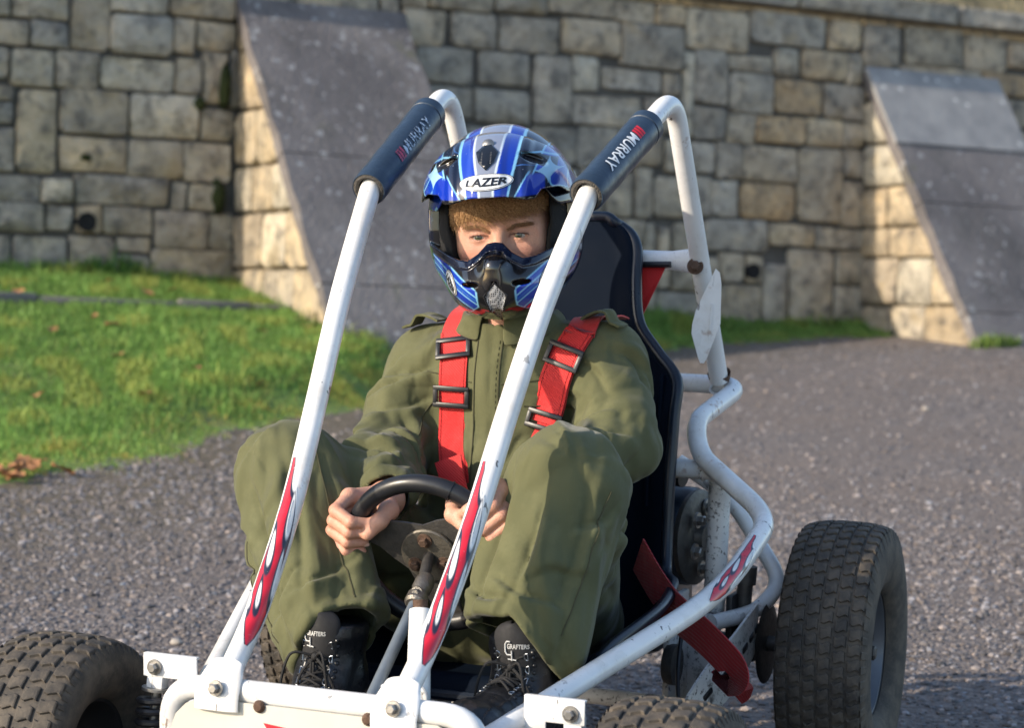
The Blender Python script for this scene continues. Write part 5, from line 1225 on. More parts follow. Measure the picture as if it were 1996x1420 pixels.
def overalls_sdf(p):
    d = None
    T = lambda *a, **k: limb(p, *a, **k)
    # trunk: waist, chest, blousing
    d = smin(d, T((-.028, .748, .30), (-.03, .748, .46), .125, .118, amp=.014, c=1.3, s=1.2, seed=1, ell_=(.92, 1.18)), .03)
    d = smin(d, T((-.03, .748, .44), (-.03, .735, .655), .118, .112, amp=.011, c=1.6, s=.5, seed=2, ell_=(.90, 1.24), rid=FO['trunk']), .05)
    d = smin(d, T((-.185, .742, .682), (.122, .742, .70), .054, .054, amp=.004, c=1, s=1, seed=3, up=(0, 0, 1)), .05)
    d = smin(d, rcone(p, (-.03, .728, .70), (-.03, .718, .752), .075, .064), .03)
    # sleeves
    el = lambda h: .45 + .8 * np.exp(-((h - .95) / .35) ** 2)
    d = smin(d, T((-.185, .742, .675), (-.206, .640, .556), .060, .055, amp=.012, c=.9, s=1.1, skew=1.9, seed=4, mask=el, rid=FO['upR']), .03)
    d = smin(d, T((-.206, .640, .556), (-.112, .435, .517), .056, .044, amp=.014, c=.9, s=.9, skew=-1.5, seed=5, rid=FO['foR']), .018)
    d = smin(d, T((.128, .742, .695), (.186, .640, .585), .062, .056, amp=.012, c=.9, s=1.0, skew=-1.9, seed=6, mask=el, rid=FO['upL']), .03)
    d = smin(d, T((.186, .640, .585), (.124, .430, .524), .057, .044, amp=.014, c=.9, s=.9, skew=1.5, seed=7, rid=FO['foL']), .018)
    # seat and thighs
    d = smin(d, ell(p, (-.03, .755, .285), (.175, .115, .095)), .03)
    for s, hip, kn, hem, sd in ((-1, (-.115, .72, .285), (-.266, .415, .533), (-.122, .275, .336), 10), (1, (.06, .72, .285), (.192, .405, .550), (.176, .285, .348), 20)):
        kr = .079 if s < 0 else .086
        d = smin(d, T(hip, kn, .092, kr, amp=.011, c=1.0, s=.6, skew=1.4 * s, seed=sd, up=(0, 0, 1), rid=FO['thR' if s < 0 else 'thL']), .022)
        sh = T(kn, hem, kr, .073 if s < 0 else .077, amp=.011, c=1.0, s=.22, skew=1.1 * s, seed=sd + 1, up=(0, -1, 0), ell_=(1.0, 1.03), sq=3.2, rid=FO['shR' if s < 0 else 'shL'])
        if sh is not None:
            a = A_(kn); b = A_(hem); ax = (b - a) / np.linalg.norm(b - a); h = (p - b) @ ax
            raw = sh; ox = (p[:, 0] - b[0]) * s; sh = smax(sh, h - HEM(s, ox) + .006 * noise3(p * 25), .004)
            inner = np.maximum(raw + .0095, -(h + .13)); sh = smax(sh, -inner, .003)
            # turned hem and stitch groove
            sh = sh - .0016 * np.exp(-((h - HEM(s, ox) + .006) / .007) ** 2) + .0012 * np.exp(-((h - HEM(s, ox) + .024) / .0022) ** 2)
        d = smin(d, sh, .012)
    if d is None: return None
    # cuffs: hollow ends at the wrists
    for a, b in (((-.112, .435, .517), (-.075, .36, .503)), ((.124, .430, .524), (.095, .35, .505))):
        hole = rcone(p, a, b, .033, .036); d = smax(d, -hole, .003) if hole is not None else d
    # neck opening
    hole = rcone(p, (-.03, .715, .735), (-.03, .69, .86), .052, .075); d = smax(d, -hole, .006) if hole is not None else d
    # button placket and centre seam, chest yoke, side seams
    fr = smooth(.735 - p[:, 1], .0, .05)
    cx = p[:, 0] + .034 - .01 * (p[:, 2] - .6)
    pk = smooth(.024 - np.abs(cx), -.0015, .0015) * smooth(p[:, 2], .33, .36)
    d = d - .0032 * pk * fr
    d = d + .0012 * fr * np.exp(-((np.abs(cx) - .018) / .0016) ** 2) * smooth(p[:, 2], .33, .36)
    for sx in (-.155, .105): d = d + .0016 * np.exp(-((p[:, 0] - sx - .12 * (p[:, 2] - .72)) / .0022) ** 2) * smooth(p[:, 2], .60, .64)
    d = d + .0014 * np.exp(-((p[:, 2] - .655) / .002) ** 2) * fr * (np.abs(cx) > .03) * (np.abs(cx) < .14)
    # general rumple
    d = d - .0022 * np.abs(noise3(p * A_((17, 17, 11)) + 3)) + .001
    return d
def make_cloth():
    t = NT('olive_cotton_drill')
    c = t.mix(t.noise(7, 5, .6), (.075, .079, .037), (.122, .124, .062))
    c = t.mix(t.ramp(t.noise(17, 5, .65), [(.52, 0), (.75, .6)]), c, (.152, .154, .08))
    c = t.mix(t.ramp(t.noise(3.2, 4, .6), [(.55, 0), (.72, .5)]), c, (.055, .066, .034))
    def ridged(scale, stretch, dist, rot):
        q = t.n('TexNoise'); q.noise_type = 'RIDGED_MULTIFRACTAL'; q.inputs['Scale'].default_value = scale; q.inputs['Detail'].default_value = 2.5; q.inputs['Roughness'].default_value = .45; q.inputs['Lacunarity'].default_value = 2.1; q.inputs['Distortion'].default_value = dist
        mp = t.n('Mapping'); mp.inputs['Scale'].default_value = stretch; mp.inputs['Rotation'].default_value = rot; t.L(t.co, mp.inputs['Vector']); t.L(mp.outputs[0], q.inputs['Vector']); return q.outputs['Fac']
    g = t.vor(1400); nr = t.bump(g, .22, .0006); nr = t.bump(t.noise(160, 3), .2, .002, nr)
    nr = t.bump(ridged(8.5, (1, 1, .45), .6, (0, .5, .3)), .95, .05, nr); nr = t.bump(ridged(17, (1, .8, .5), .8, (.4, -.6, 0)), .75, .022, nr)
    return t.out(c, .88, nr, Sheen_Weight=.12, Sheen_Roughness=.4, Specular_IOR_Level=.25)
M_CLOTH = make_cloth()
OV, OF = polygonise(overalls_sdf, (-.38, .13, .19), (.34, .91, .83), .0039)
OV = relax(OV, OF, 1, .25)
OVERALLS = mk('overalls', OV, OF, M_CLOTH, PERSON)
OB = bvh(OV, OF)
def on_front(x, z, lift=.004, y0=.57):
    h = OB.ray_cast(Vector((x, y0, z)), Vector((0, 1, 0)))
    return (h[0] + h[1].normalized() * lift) if h[0] is not None else Vector((x, .65, z))
def collar():
    # turned-down collar with two points; red fleece collar inside
    def ring(a0, a1, rows, n=40, flap=None):
        V = []
        for i in range(n + 1):
            a = a0 + (a1 - a0) * i / n
            for j, (r, z) in enumerate(rows):
                k = 0 if flap is None else flap(i / n)
                V.append((-.03 + (r + .004 * math.sin(a * 5 + j) ) * math.sin(a) * 1.06, .722 - (r + .003 * math.sin(a * 7)) * math.cos(a) * .98, z + .0035 * math.sin(a * 3 + j * .7) - (k * (j / (len(rows) - 1)) ** 2)))
        m = len(rows); F = [(i * m + j, i * m + j + 1, (i + 1) * m + j + 1, (i + 1) * m + j) for i in range(n) for j in range(m - 1)]
        return V, F
    def solid(name, V, F, mat, th):
        o = mk(name, V, F, mat, PERSON); md = o.modifiers.new('thick', 'SOLIDIFY'); md.thickness = th; md.offset = 0; md.use_rim = True
        sb = o.modifiers.new('round', 'SUBSURF'); sb.levels = 1; sb.render_levels = 1; return o
    V, F = ring(-6.05, -.25 + 0, [(.058, .745), (.0605, .766), (.066, .778), (.075, .772), (.082, .757), (.087, .742)], 44, lambda f: .012 * (smooth(np.array([f]), .86, 1)[0] + smooth(np.array([-f]), -.14, 0)[0]))
    solid('collar', V, F, M_CLOTH, .0028)
    M_FL = simple('red_fleece', (.40, .006, .010), .95, var=.35, scale=60, bump=.8, bscale=420, bdist=.003)
    V, F = ring(-6.2, -.05, [(.047, .735), (.050, .765), (.0525, .788), (.0545, .797), (.058, .792)], 40)
    solid('red_neck_fleece', V, F, M_FL, .004)
    # shoulder straps of the overalls (epaulettes)
    for s in (-1, 1):
        o_ = (-.212, -.150) if s < 0 else (.160, .096); P = []
        for i in range(9):
            f = i / 8; x = o_[0] + (o_[1] - o_[0]) * f; h = OB.ray_cast(Vector((x, .722, 1.0)), Vector((0, 0, -1)))
            z = h[0].z if h[0] is not None else .72
            P.append(Vector((x, .722, z + .004 + .013 * math.sin(f * 3.1) * (f > .3) + .004)))
        mb = MB(); ribbon(mb, spline(P, 3), [Vector((0, 1, 0))] * (8 * 3 + 1), .042, .0035); mb.build('shoulder_tab', M_CLOTH, OVERALLS)
collar()
# ---------------------------------------------------------------- boots
def boot_defs():
    L = dict(an=(-.113, .262, .262), top=(-.113, .262, .352), heel=(-.112, .31, .165), ball=(-.104, .135, .188), toe=(-.103, .085, .185))
    Rr = dict(an=(.184, .282, .262), top=(.184, .272, .360), heel=(.186, .335, .185), ball=(.178, .150, .248), toe=(.174, .105, .262))
    return L, Rr
def boots():
    M_BOOT = simple('black_leather', (.011, .012, .015), .34, var=.3, scale=40, bump=.35, bscale=260, bdist=.0015)
    M_TONGUE = simple('black_padded_fabric', (.016, .016, .018), .75, var=.2, scale=60, bump=.5, bscale=900, bdist=.0006)
    M_SOLE = simple('boot_sole', (.014, .014, .014), .8, bump=.3)
    M_LACE = simple('black_lace', (.012, .012, .013), .8, var=.3, bump=.6, bscale=900, bdist=.0008)
    M_EYE = simple('steel_ring', (.35, .37, .4), .3, .9)
    M_LAB = simple('label_print', (.55, .55, .54), .6, var=.2, scale=300)
    for s, D in zip((-1, 1), boot_defs()):
        an, tp, he, ba, to = [A_(D[k]) for k in ('an', 'top', 'heel', 'ball', 'toe')]
        up = (tp - an) / np.linalg.norm(tp - an); fw = (to - he); fw /= np.linalg.norm(fw); nrm = np.cross((1, 0, 0), fw); nrm = nrm / np.linalg.norm(nrm); nrm = nrm if nrm[2] > 0 else -nrm
        def f(p):
            d = rcone(p, an, tp, .046, .048)
            d = smin(d, rcone(p, he + up * .03, an, .037, .045), .02)
            d = smin(d, rcone(p, an + fw * .015, ba + nrm * .012, .044, .036), .025)
            d = smin(d, rcone(p, he + nrm * .012, ba, .035, .036), .02)
            t = ell(p, to + nrm * .004, (.042, .048, .034)); d = smin(d, t, .012)
            if d is None: return None
            h = (p - he) @ nrm; d = smax(d, -(h + .030), .004)
            d = smax(d, (p - tp) @ up - .0, .006)
            # toe cap seam, eyelet facings, padded top
            a = (p - he) @ fw; L = np.linalg.norm(to - he)
            d = d + .0015 * np.exp(-((a - L * .80) / .002) ** 2)
            v = (p - tp) @ up; d = d - .004 * np.exp(-((v + .012) / .012) ** 2) + .0008 * noise3(p * 90)
            xx = np.abs(p[:, 0] - an[0]); frn = smooth(an[1] - p[:, 1], -.0, .03)
            d = d - .0035 * frn * smooth(xx, .017, .0185) * smooth(-xx, -.047, -.045) 
            return d
        lo = np.minimum.reduce([an, tp, he, ba, to]) - .07; hi = np.maximum.reduce([an, tp, he, ba, to]) + .07
        V, F = polygonise(f, lo, hi, .0026); boot = mk('boot', V, F, M_BOOT, PERSON); B = bvh(V, F)
        # sole
        mb = MB(); 
        n = 40; ol = []
        for i in range(n):
            t_ = 2 * math.pi * i / n; a = .5 - .5 * math.cos(t_); w = (.032 + .010 * math.sin(a * math.pi) + .004 * (a > .5)) * math.sin(t_)
            ol.append(Vector(he) + Vector(fw) * (-.034 + (np.linalg.norm(to - he) + .078) * a) + Vector((w, 0, 0)))
        V2 = [q + Vector(nrm) * h for h in (-.029, -.046) for q in ol]; F2 = [tuple(range(n)), tuple(range(n, 2 * n))[::-1]] + [(i, (i + 1) % n, (i + 1) % n + n, i + n) for i in range(n)]
        mk('sole', V2, F2, M_SOLE, boot, smooth=False)
        def on(x, v, lift=.0):                  # point on the front of the boot: x across, v 0 at instep low .. 1 top of shaft
            o = Vector(ba + nrm * .05) * max(0, 1 - v * 2) + Vector(an + fw * .05) * (1 - abs(v * 2 - 1)) + Vector(tp) * max(0, v * 2 - 1)
            o.x = an[0] * min(1, v * 2) + ba[0] * max(0, 1 - v * 2) + x
            dr = (Vector(nrm) * max(.0, 1 - v * 1.1) + Vector((0, -1, .15)) * min(1, v * 1.3)).normalized()
            o = o - Vector((0, 0, 0)); h = B.ray_cast(o + dr * .2, -dr)
            return (h[0] + dr * lift) if h[0] is not None else o
        # padded tongue standing out of the shaft, with woven label
        V3 = []; nu, nv = 10, 12
        for j in range(nv + 1):
            for i in range(nu + 1):
                u = -1 + 2 * i / nu; v = j / nv; w = .025 + .008 * v - .010 * max(0, v - .75) * 4 * abs(u) * 0
                rr = math.sqrt(max(0, 1 - max(0, (v - .72) / .28) ** 2.2)) if v > .72 else 1
                c = Vector(tp) + Vector(up) * (-.062 + .088 * v) + Vector((0, -.048 - .007 * math.sin(v * 2.6), 0))
                V3.append(c + Vector((u * w * max(.05, rr), .015 * (u * w / .03) ** 2 , 0)))
        F3 = [(j * (nu + 1) + i, j * (nu + 1) + i + 1, (j + 1) * (nu + 1) + i + 1, (j + 1) * (nu + 1) + i) for j in range(nv) for i in range(nu)]
        tg = mk('tongue', V3, F3, M_TONGUE, boot); md = tg.modifiers.new('pad', 'SOLIDIFY'); md.thickness = .008; md.offset = 0; sb = tg.modifiers.new('r', 'SUBSURF'); sb.levels = 1; sb.render_levels = 1
        TB = bvh(V3, F3)
        def tonguept(x, z, l=.0052):
            c = Vector(tp) + Vector(up) * z + Vector((x, -.2, 0)); h = TB.ray_cast(c, Vector((0, 1, 0))); return (h[0] + Vector((0, -l, 0))) if h[0] is not None else c + Vector((0, .15, 0))
        V4, F4 = text2d('GRAFTERS', .02, 0); V4 = V4 * .0062; kx = .030 / np.ptp(V4[:, 0]); V4[:, 0] *= kx
        V4[:, 1] *= 1 + .25 * (1 - (V4[:, 0] + .015) / .03)
        sh = -.004 if s < 0 else .006
        mk('label_lettering', [tonguept(x + .004 + sh, z - .006) for x, z in V4], F4, M_LAB, boot, smooth=False)
        # clamp emblem under the word: a hook-like C frame, screw and foot
        em = MB()
        C_ = [(-.004, .009), (-.009, .009), (-.0115, .005), (-.0115, -.006), (-.009, -.010), (-.002, -.010)]
        P = [tonguept(x - .002 + sh, z - .008, .006) for x, z in C_]; em.tube(P, .0011, 6)
        em.tube([tonguept(-.004 + sh, -.012 - .0, .006), tonguept(-.004 + sh, -.0265, .006)], .0009, 6); em.tube([tonguept(-.010 + sh, -.0245, .006), tonguept(.002 + sh, -.0255, .006)], .0009, 6)
        em.build('emblem', M_LAB, boot)
        # D rings up both facings, studs, criss-cross lace, bow
        rows = [.10, .22, .34, .46, .58, .70, .82]
        for k, v in enumerate(rows):
            for sx in (-1, 1):
                c = on(sx * .0235, v, .003); t_ = (on(sx * .0235, v + .04, .003) - c).normalized()
                ring = [c + t_ * math.cos(a) * .0052 + Vector((1, 0, 0)) * (-sx) * math.sin(a) * .0055 + Vector((0, -.0015, 0)) for a in [math.pi * i / 10 for i in range(11)]]
                mb = MB(); mb.tube(ring + [ring[0]], .00085, 6); mb.build('lace_ring', M_EYE, boot)
                for e in (-1, 1):
                    mb = MB(); q = c + t_ * e * .0048 + Vector((sx * .0085, .001, 0)); h = B.find_nearest(q); mb.lathe([(0, .0022), (.002, .0018), (.0034, .0002)], h[0], h[1], 10); mb.build('stud', M_BOOT, boot)
        for k in range(len(rows) - 1):
            for sx in (-1, 1):
                a, b = on(sx * .017, rows[k], .005), on(-sx * .017, rows[k + 1], .005); m_ = on(0, (rows[k] + rows[k + 1]) / 2, .0085 + (.001 if sx > 0 else 0))
                mb = MB(); mb.tube(spline([a, m_, b], 5), .0019, 7); mb.build('lace', M_LACE, boot)
        kn = on(0, .70, .010)
        for q, (dx, dz, dy) in enumerate(((-.045, -.055, -.02), (.03, -.085, -.018), (-.03, -.10, -.012), (.045, -.06, -.012))):
            loop = q < 2; e = kn + Vector((dx, dy, dz))
            pts = [kn, kn + Vector((dx * .7, -.018, .004)), e, kn + Vector((dx * .15, -.014, dz * .75)), kn + Vector((dx * .05, -.008, -.006))] if loop else [kn, kn + Vector((dx * .6, -.016, dz * .3)), e]
            mb = MB(); mb.tube(spline(pts, 8), .0021, 7); mb.build('lace_end' if not loop else 'lace_loop', M_LACE, boot)
        mb = MB(); V5, F5 = [], []
        bm = bmesh.new(); bmesh.ops.create_icosphere(bm, subdivisions=2, radius=.0065); V5 = [v.co + kn for v in bm.verts]; bm.verts.index_update(); F5 = [[v.index for v in f_.verts] for f_ in bm.faces]; bm.free(); mk('lace_knot', V5, F5, M_LACE, boot)
boots()
# ---------------------------------------------------------------- harness over the shoulders
M_THREAD = simple('dark_red_thread', (.25, .006, .008), .8)
def harness():
    for s in (-1, 1):
        if s < 0: xz = [(-.099, .738), (-.093, .712), (-.091, .672), (-.091, .631), (-.092, .592), (-.090, .566), (-.084, .535), (-.078, .505)]
        else: xz = [(.101, .745), (.086, .714), (.073, .676), (.062, .639), (.055, .607), (.050, .579), (.046, .55), (.040, .52)]
        pts = [on_front(x, z, .006) for x, z in xz]
        for i in range(1, len(pts)): pts[i].y = min(pts[i].y, pts[i - 1].y + .02)
        # smooth so that the webbing bridges the folds
        for _ in range(3):
            for i in range(1, len(pts) - 1): pts[i].y = min(pts[i].y, (pts[i - 1].y + pts[i + 1].y) / 2 + .002)
        sh = pts[0]; back = []
        for y in (.775, .745, .715, .69):
            h = OB.ray_cast(Vector((sh.x - s * .10 * max(0, y - .70), y, 1.0)), Vector((0, 0, -1)))
            if h[0] is not None and h[0].z > .66: back.append(h[0] + Vector((0, 0, .006)))
        back = [Vector((sh.x - s * .03, .93, .752)), Vector((sh.x - s * .02, .86, .762))] + back
        P = spline(back + pts, 5); W_ = [Vector((1, .0, .10 * s))] * len(P)
        mb = MB(); ribbon(mb, P, W_, .047 if s < 0 else .050, .0026); st = mb.build('shoulder_strap', M_RED, KART)
        # doubled webbing layer between the adjusters
        i0, i1 = (3, 5) if s < 0 else (3, 5)
        P2 = [p + Vector((0, -.0045, .0025)) for p in spline(pts[0:4 if s < 0 else 5], 5)]
        mb = MB(); ribbon(mb, P2, [Vector((1, 0, .1 * s))] * len(P2), .046 if s < 0 else .049, .0024); mb.build('webbing_layer', M_RED, st)
        for L_, hw in ((P2, .0195), (P[len(P) - 32:], .0195)):
            for e in (-1, 1):
                tb = MB()
                for i in range(0, len(L_) - 1):
                    a, b = L_[i], L_[i + 1]; t = (b - a); n = Vector((1, 0, .1 * s)).cross(t).normalized(); n = n if n.y < 0 else -n; x = (Vector((1, 0, .1 * s)) - t.normalized() * t.normalized().dot(Vector((1, 0, .1 * s)))).normalized()
                    for q in (0, .34, .67): tb.tube([a + t * q + x * e * hw + n * .0017, a + t * (q + .22) + x * e * hw + n * .0017], .0006, 4)
                o_ = tb.build('stitching', M_THREAD, st); o_['kind'] = 'stuff'
        for (bi, w, h) in (((.75, .058, .036), (2.7, .062, .033)) if s < 0 else ((1.0, .062, .036), (3.8, .060, .028))):
            k = int(bi); f = bi - k; c = pts[k].lerp(pts[k + 1], f) + Vector((0, -.010, 0)); t = (pts[k + 1] - pts[k]).normalized(); x = Vector((1, 0, .10 * s + .05)).normalized(); x = (x - t * x.dot(t)).normalized(); n = x.cross(t); M3 = axes(x=x, y=t)
            mb = MB()
            for e in (-1, 1): mb.box(c + t * e * h * .40, (w, .0085, .006), M3, .002); mb.box(c + x * e * (w * .5 - .004), (.008, h, .0058), M3, .002)
            mb.build('buckle', M_BLACK, st)
    # loose tail looping down at the lap
    mb = MB(); P = spline([Vector((-.084, .60, .55)), Vector((-.070, .588, .52)), Vector((-.048, .575, .475)), Vector((-.044, .57, .455)), Vector((-.052, .57, .43)), Vector((-.066, .58, .415)), Vector((-.09, .595, .425)), Vector((-.10, .60, .40)), Vector((-.09, .6, .34))], 8)
    o = pass_tail(P)
def pass_tail(P):
    mb = MB(); n = len(P); W_ = [Vector((1, -.6 * math.sin(i / n * 3), .5 * math.sin(i / n * 4))) for i in range(n)]; ribbon(mb, P, W_, .045, .0024); return mb.build('crotch_strap', M_RED, KART)
harness()

# ---------------------------------------------------------------- seams and stitching on the overalls
def seams():
    M_SEAM = simple('seam_thread', (.052, .050, .024), .9, var=.3)
    def run(pts, r=.0011, dash=None):
        mb = MB()
        if dash is None: mb.tube(pts, r, 5)
        else:
            for i in range(0, len(pts) - 1, 2): mb.tube([pts[i], pts[i + 1]], r, 4)
        o = mb.build('seam' if dash is None else 'stitching', M_SEAM, OVERALLS)
        if dash is not None: o['kind'] = 'stuff'
    def lift(p): h = OB.find_nearest(p); return h[0] + h[1].normalized() * .0004
    for dx in (-.021, .021, .0165):
        P = [on_front(-.034 + dx + .01 * (z - .6), z, .0006) for z in np.linspace(.735, .46, 60)]
        run(P, .0011 if dx != .0165 else .0007, None if dx != .0165 else 1)
    for s in (-1, 1):
        P = [on_front(-.034 + s * (.026 + .085 * f), .668 + .012 * f, .0006) for f in np.linspace(0, 1, 30)]; run(P, .0009)
    def limb_line(a, b, th, h0, h1, up=(0, -1, 0), n=40, wob=0):
        a, b = Vector(a), Vector(b); ax = (b - a).normalized(); u = Vector(up); x = (u - ax * u.dot(ax)).normalized(); y = ax.cross(x); out = []
        for i in range(n):
            f = h0 + (h1 - h0) * i / (n - 1); t_ = th + wob * math.sin(f * 6); d = x * math.cos(t_) + y * math.sin(t_); o = a.lerp(b, f) + d * .14; h = OB.ray_cast(o, -d)
            if h[0] is not None: out.append(h[0] + d * .0005)
        return out
    for s, kn, hem in ((-1, (-.266, .415, .533), (-.122, .275, .336)), (1, (.192, .405, .550), (.176, .285, .348))):
        for th in ((-1.05, 1.35) if s > 0 else (-1.2, 1.0)):
            P = limb_line(kn, hem, th, .05, .98); 
            if len(P) > 4: run(P, .0011)
    P = limb_line((-.185, .742, .675), (-.206, .640, .556), -.9, .0, .95); run(P) if len(P) > 4 else None
    P = limb_line((.128, .742, .695), (.186, .640, .585), 1.0, .0, .95); run(P) if len(P) > 4 else None
seams()
# ---------------------------------------------------------------- helmet (built in the frame of the head)
def HEL(q, c, r): return ellH(q, c, r)
def outer_sdf(q):
    d = HEL(q, (0, .012, .013), (.1195, .146, .1365))
    d = smin(d, HEL(q, (0, .008, -.052), (.110, .124, .090)), .045)
    d = smin(d, HEL(q, (0, -.078, -.088), (.082, .096, .060)), .035)
    d = smin(d, rconeH(q, (0, -.160, -.058), (0, -.158, -.112), .017, .013), .022)
    ax = np.abs(q[:, 0])
    # raised cheek panel edge and brow line
    d = d - .003 * smooth(.052 - q[:, 2] * 0 - ax * 0 + 0, 0, 1) * 0
    return d
def port_low(ax): return np.interp(ax, [0, .012, .026, .042, .060, .080, .1, .13], [-.028, -.030, -.044, -.054, -.053, -.046, -.037, -.02]).astype(np.float32)
def helmet_sdf(p):
    if cull(HCn, .24): return None
    q = toH(p); o = outer_sdf(q); ax = np.abs(q[:, 0])
    d = smax(o, -(o + .019), .003)
    lo = port_low(ax)
    cut = np.maximum(np.maximum(lo - q[:, 2], q[:, 2] - .060 + .036 * smooth(ax, .066, .098)), q[:, 1] + .022 - .10 * np.maximum(0, q[:, 2] + .01))
    cut = smax(cut, ax - .119, .004)
    d = smax(d, -cut * .9, .004)
    d = smax(d, -(q[:, 2] + .142 - .10 * q[:, 1] * (q[:, 1] < 0) - .10 * np.maximum(q[:, 1], 0)), .004)
    # raised nose guard lip and vents beside it
    lip = np.maximum(np.abs(q[:, 2] - lo) - .006, q[:, 1] + .06); lip = np.maximum(lip, np.abs(o) - .003); d = smin(d, lip, .003)
    for s in (-1, 1):
        sl = HEL(q, (s * .038, -.150, -.083), (.015, .03, .0042)); d = smax(d, -sl, .002)
    # recess for the mouth vent
    dz = (-.088 - q[:, 2]); dia = np.maximum(ax - np.interp(dz, [-.006, .012, .05], [.004, .0165, .001]), np.abs(q[:, 2] + .110) - .032); rec = np.maximum(dia, np.abs(o) - .004); rec = np.maximum(rec, q[:, 1] + .1)
    d = smax(d, -rec, .0015)
    return d
def line_(v, c, w, sh=.0008): return smooth(w - np.abs(v - c), -sh, sh)
BLUE = (.004, .034, .36); DBLUE = (.006, .016, .10); NAVY = (.004, .007, .022); LIGHT = (.22, .50, .72); GREY = (.20, .23, .31); WHITE_ = (.55, .64, .72); BLACK_ = (.006, .006, .008)
def paint(V, kind):
    q = toH(V).astype(np.float32); n = len(q); ax = np.abs(q[:, 0]); z = q[:, 2]; y = q[:, 1]
    c = np.tile(A_(BLUE), (n, 1))
    def put(m, col):
        nonlocal c
        m = np.clip(m, 0, 1)[:, None]; c = c * (1 - m) + A_(col) * m
    wn = noise3(q * 26 + 5); wn2 = noise3(q * 55 + 2)
    # angle from the crown's centre line as seen from the front
    w = ax / (.62 + .38 * smooth(z, .02, .13))
    flame = .5 + .5 * np.sin((w * 165 + 2.4 * wn + z * 34 * (1 - smooth(ax, .07, .1))))
    side = smooth(w, .046, .0475); far = smooth(w, .080, .082); put(side, NAVY)
    fl = noise3(np.stack([q[:, 0] * 46, y * 14, z * 22 + ax * 30], -1)); put(far, (.008, .05, .40)); put(far * line_(fl, .14, .045, .015), LIGHT); put(far * line_(fl, -.06, .08, .015), (.03, .12, .42)); put(far * line_(fl, -.28, .03, .015), (.4, .55, .68))
    fl2 = noise3(np.stack([q[:, 0] * 30 + 7, y * 10, z * 30], -1)); put(far * smooth(fl2, .12, .15), NAVY); put(far * line_(fl2, .135, .022, .01), LIGHT); put((side - far).clip(0, 1) * line_(fl2, -.2, .02, .01), (.03, .10, .30))
    put(line_(w, .0455, .0022), LIGHT); put(line_(w, .081, .0014), LIGHT)
    tap = .0105 + .012 * smooth(z, .05, .14)
    put(smooth(tap - ax, -.0008, .0008), GREY); put(line_(ax, tap, .0016), WHITE_)
    if kind == 'peak':
        # two slim fins sweeping in at the front corners
        k = .050 + .6 * (z - .062); put(line_(ax, k, .0016) * smooth(-z, -.086, -.08), LIGHT); put(smooth(ax, k, k + .001) * smooth(-z, -.082, -.076) * smooth(-ax, -.085, -.082), (.006, .03, .36))
        put(smooth(.0475 - z, -.002, .0), BLACK_)
        for s in (-1, 1):
            zz = z - .100 + .42 * (ax - .070); sd = q[:, 0] * s > 0; tri = np.maximum(np.abs(zz) - .0085 * np.clip((ax - .046) / .03, 0, 1), np.abs(ax - .072) - .027); put(sd * smooth(-tri, 0, .001), BLACK_); put(sd * line_(zz, .0105 * np.clip((ax - .046) / .03, 0, 1), .0011) * (ax > .048) * (ax < .1), LIGHT)
            star = np.abs(q[:, 0] - s * .088) ** .6 + np.abs(z - .082) ** .6; put(smooth(-star, -.098, -.092), (.30, .52, .68))
    else:
        lo = port_low(ax)
        chin = smooth(-z, .02, .03) * smooth(-y, .01, .03)
        put(chin, BLACK_)
        u = z - .75 * (ax - .033); top = smooth(-.090 - u, 0, .001); pan = chin * top * smooth(ax - .0300 - 1.6 * np.maximum(0, -.118 - z), 0, .001) * smooth(z, -.1405, -.1395)
        put(pan, BLUE); edge_ = chin * (line_(u, -.0895, .0013) * smooth(ax, .030, .031) + line_(ax - 1.6 * np.maximum(0, -.118 - z), .0300, .0013) * top); put(edge_, LIGHT)
        put(pan * smooth(-u, .137, .138), BLACK_)
        for k, (o_, ww, col) in enumerate(((-.101, .0012, LIGHT), (-.1075, .0022, (.02, .10, .42)), (-.1125, .0010, LIGHT), (-.127, .0013, (.16, .40, .62)), (-.132, .0024, (.004, .012, .06)), (-.150, .0011, LIGHT))): put(pan * line_(u, o_, ww), col)
        sc = noise3(q * A_((130, 60, 130))); put(pan * smooth(sc, .45, .5) * smooth(-z, .108, .112), BLACK_)
        rim = smooth(.010 - np.abs(z - lo), 0, .001) * smooth(-y, .03, .04); put(rim, NAVY)
        edge = smooth(-y, -.04, -.02) * smooth(z, -.06, -.05) * smooth(-z, -.06, -.05) * smooth(ax, .085, .095) * smooth(y, -.055, -.045); put(edge * .9, NAVY)
        inside = smooth(-outer_sdf(q) - .006, 0, .002); put(inside, BLACK_)
    return c
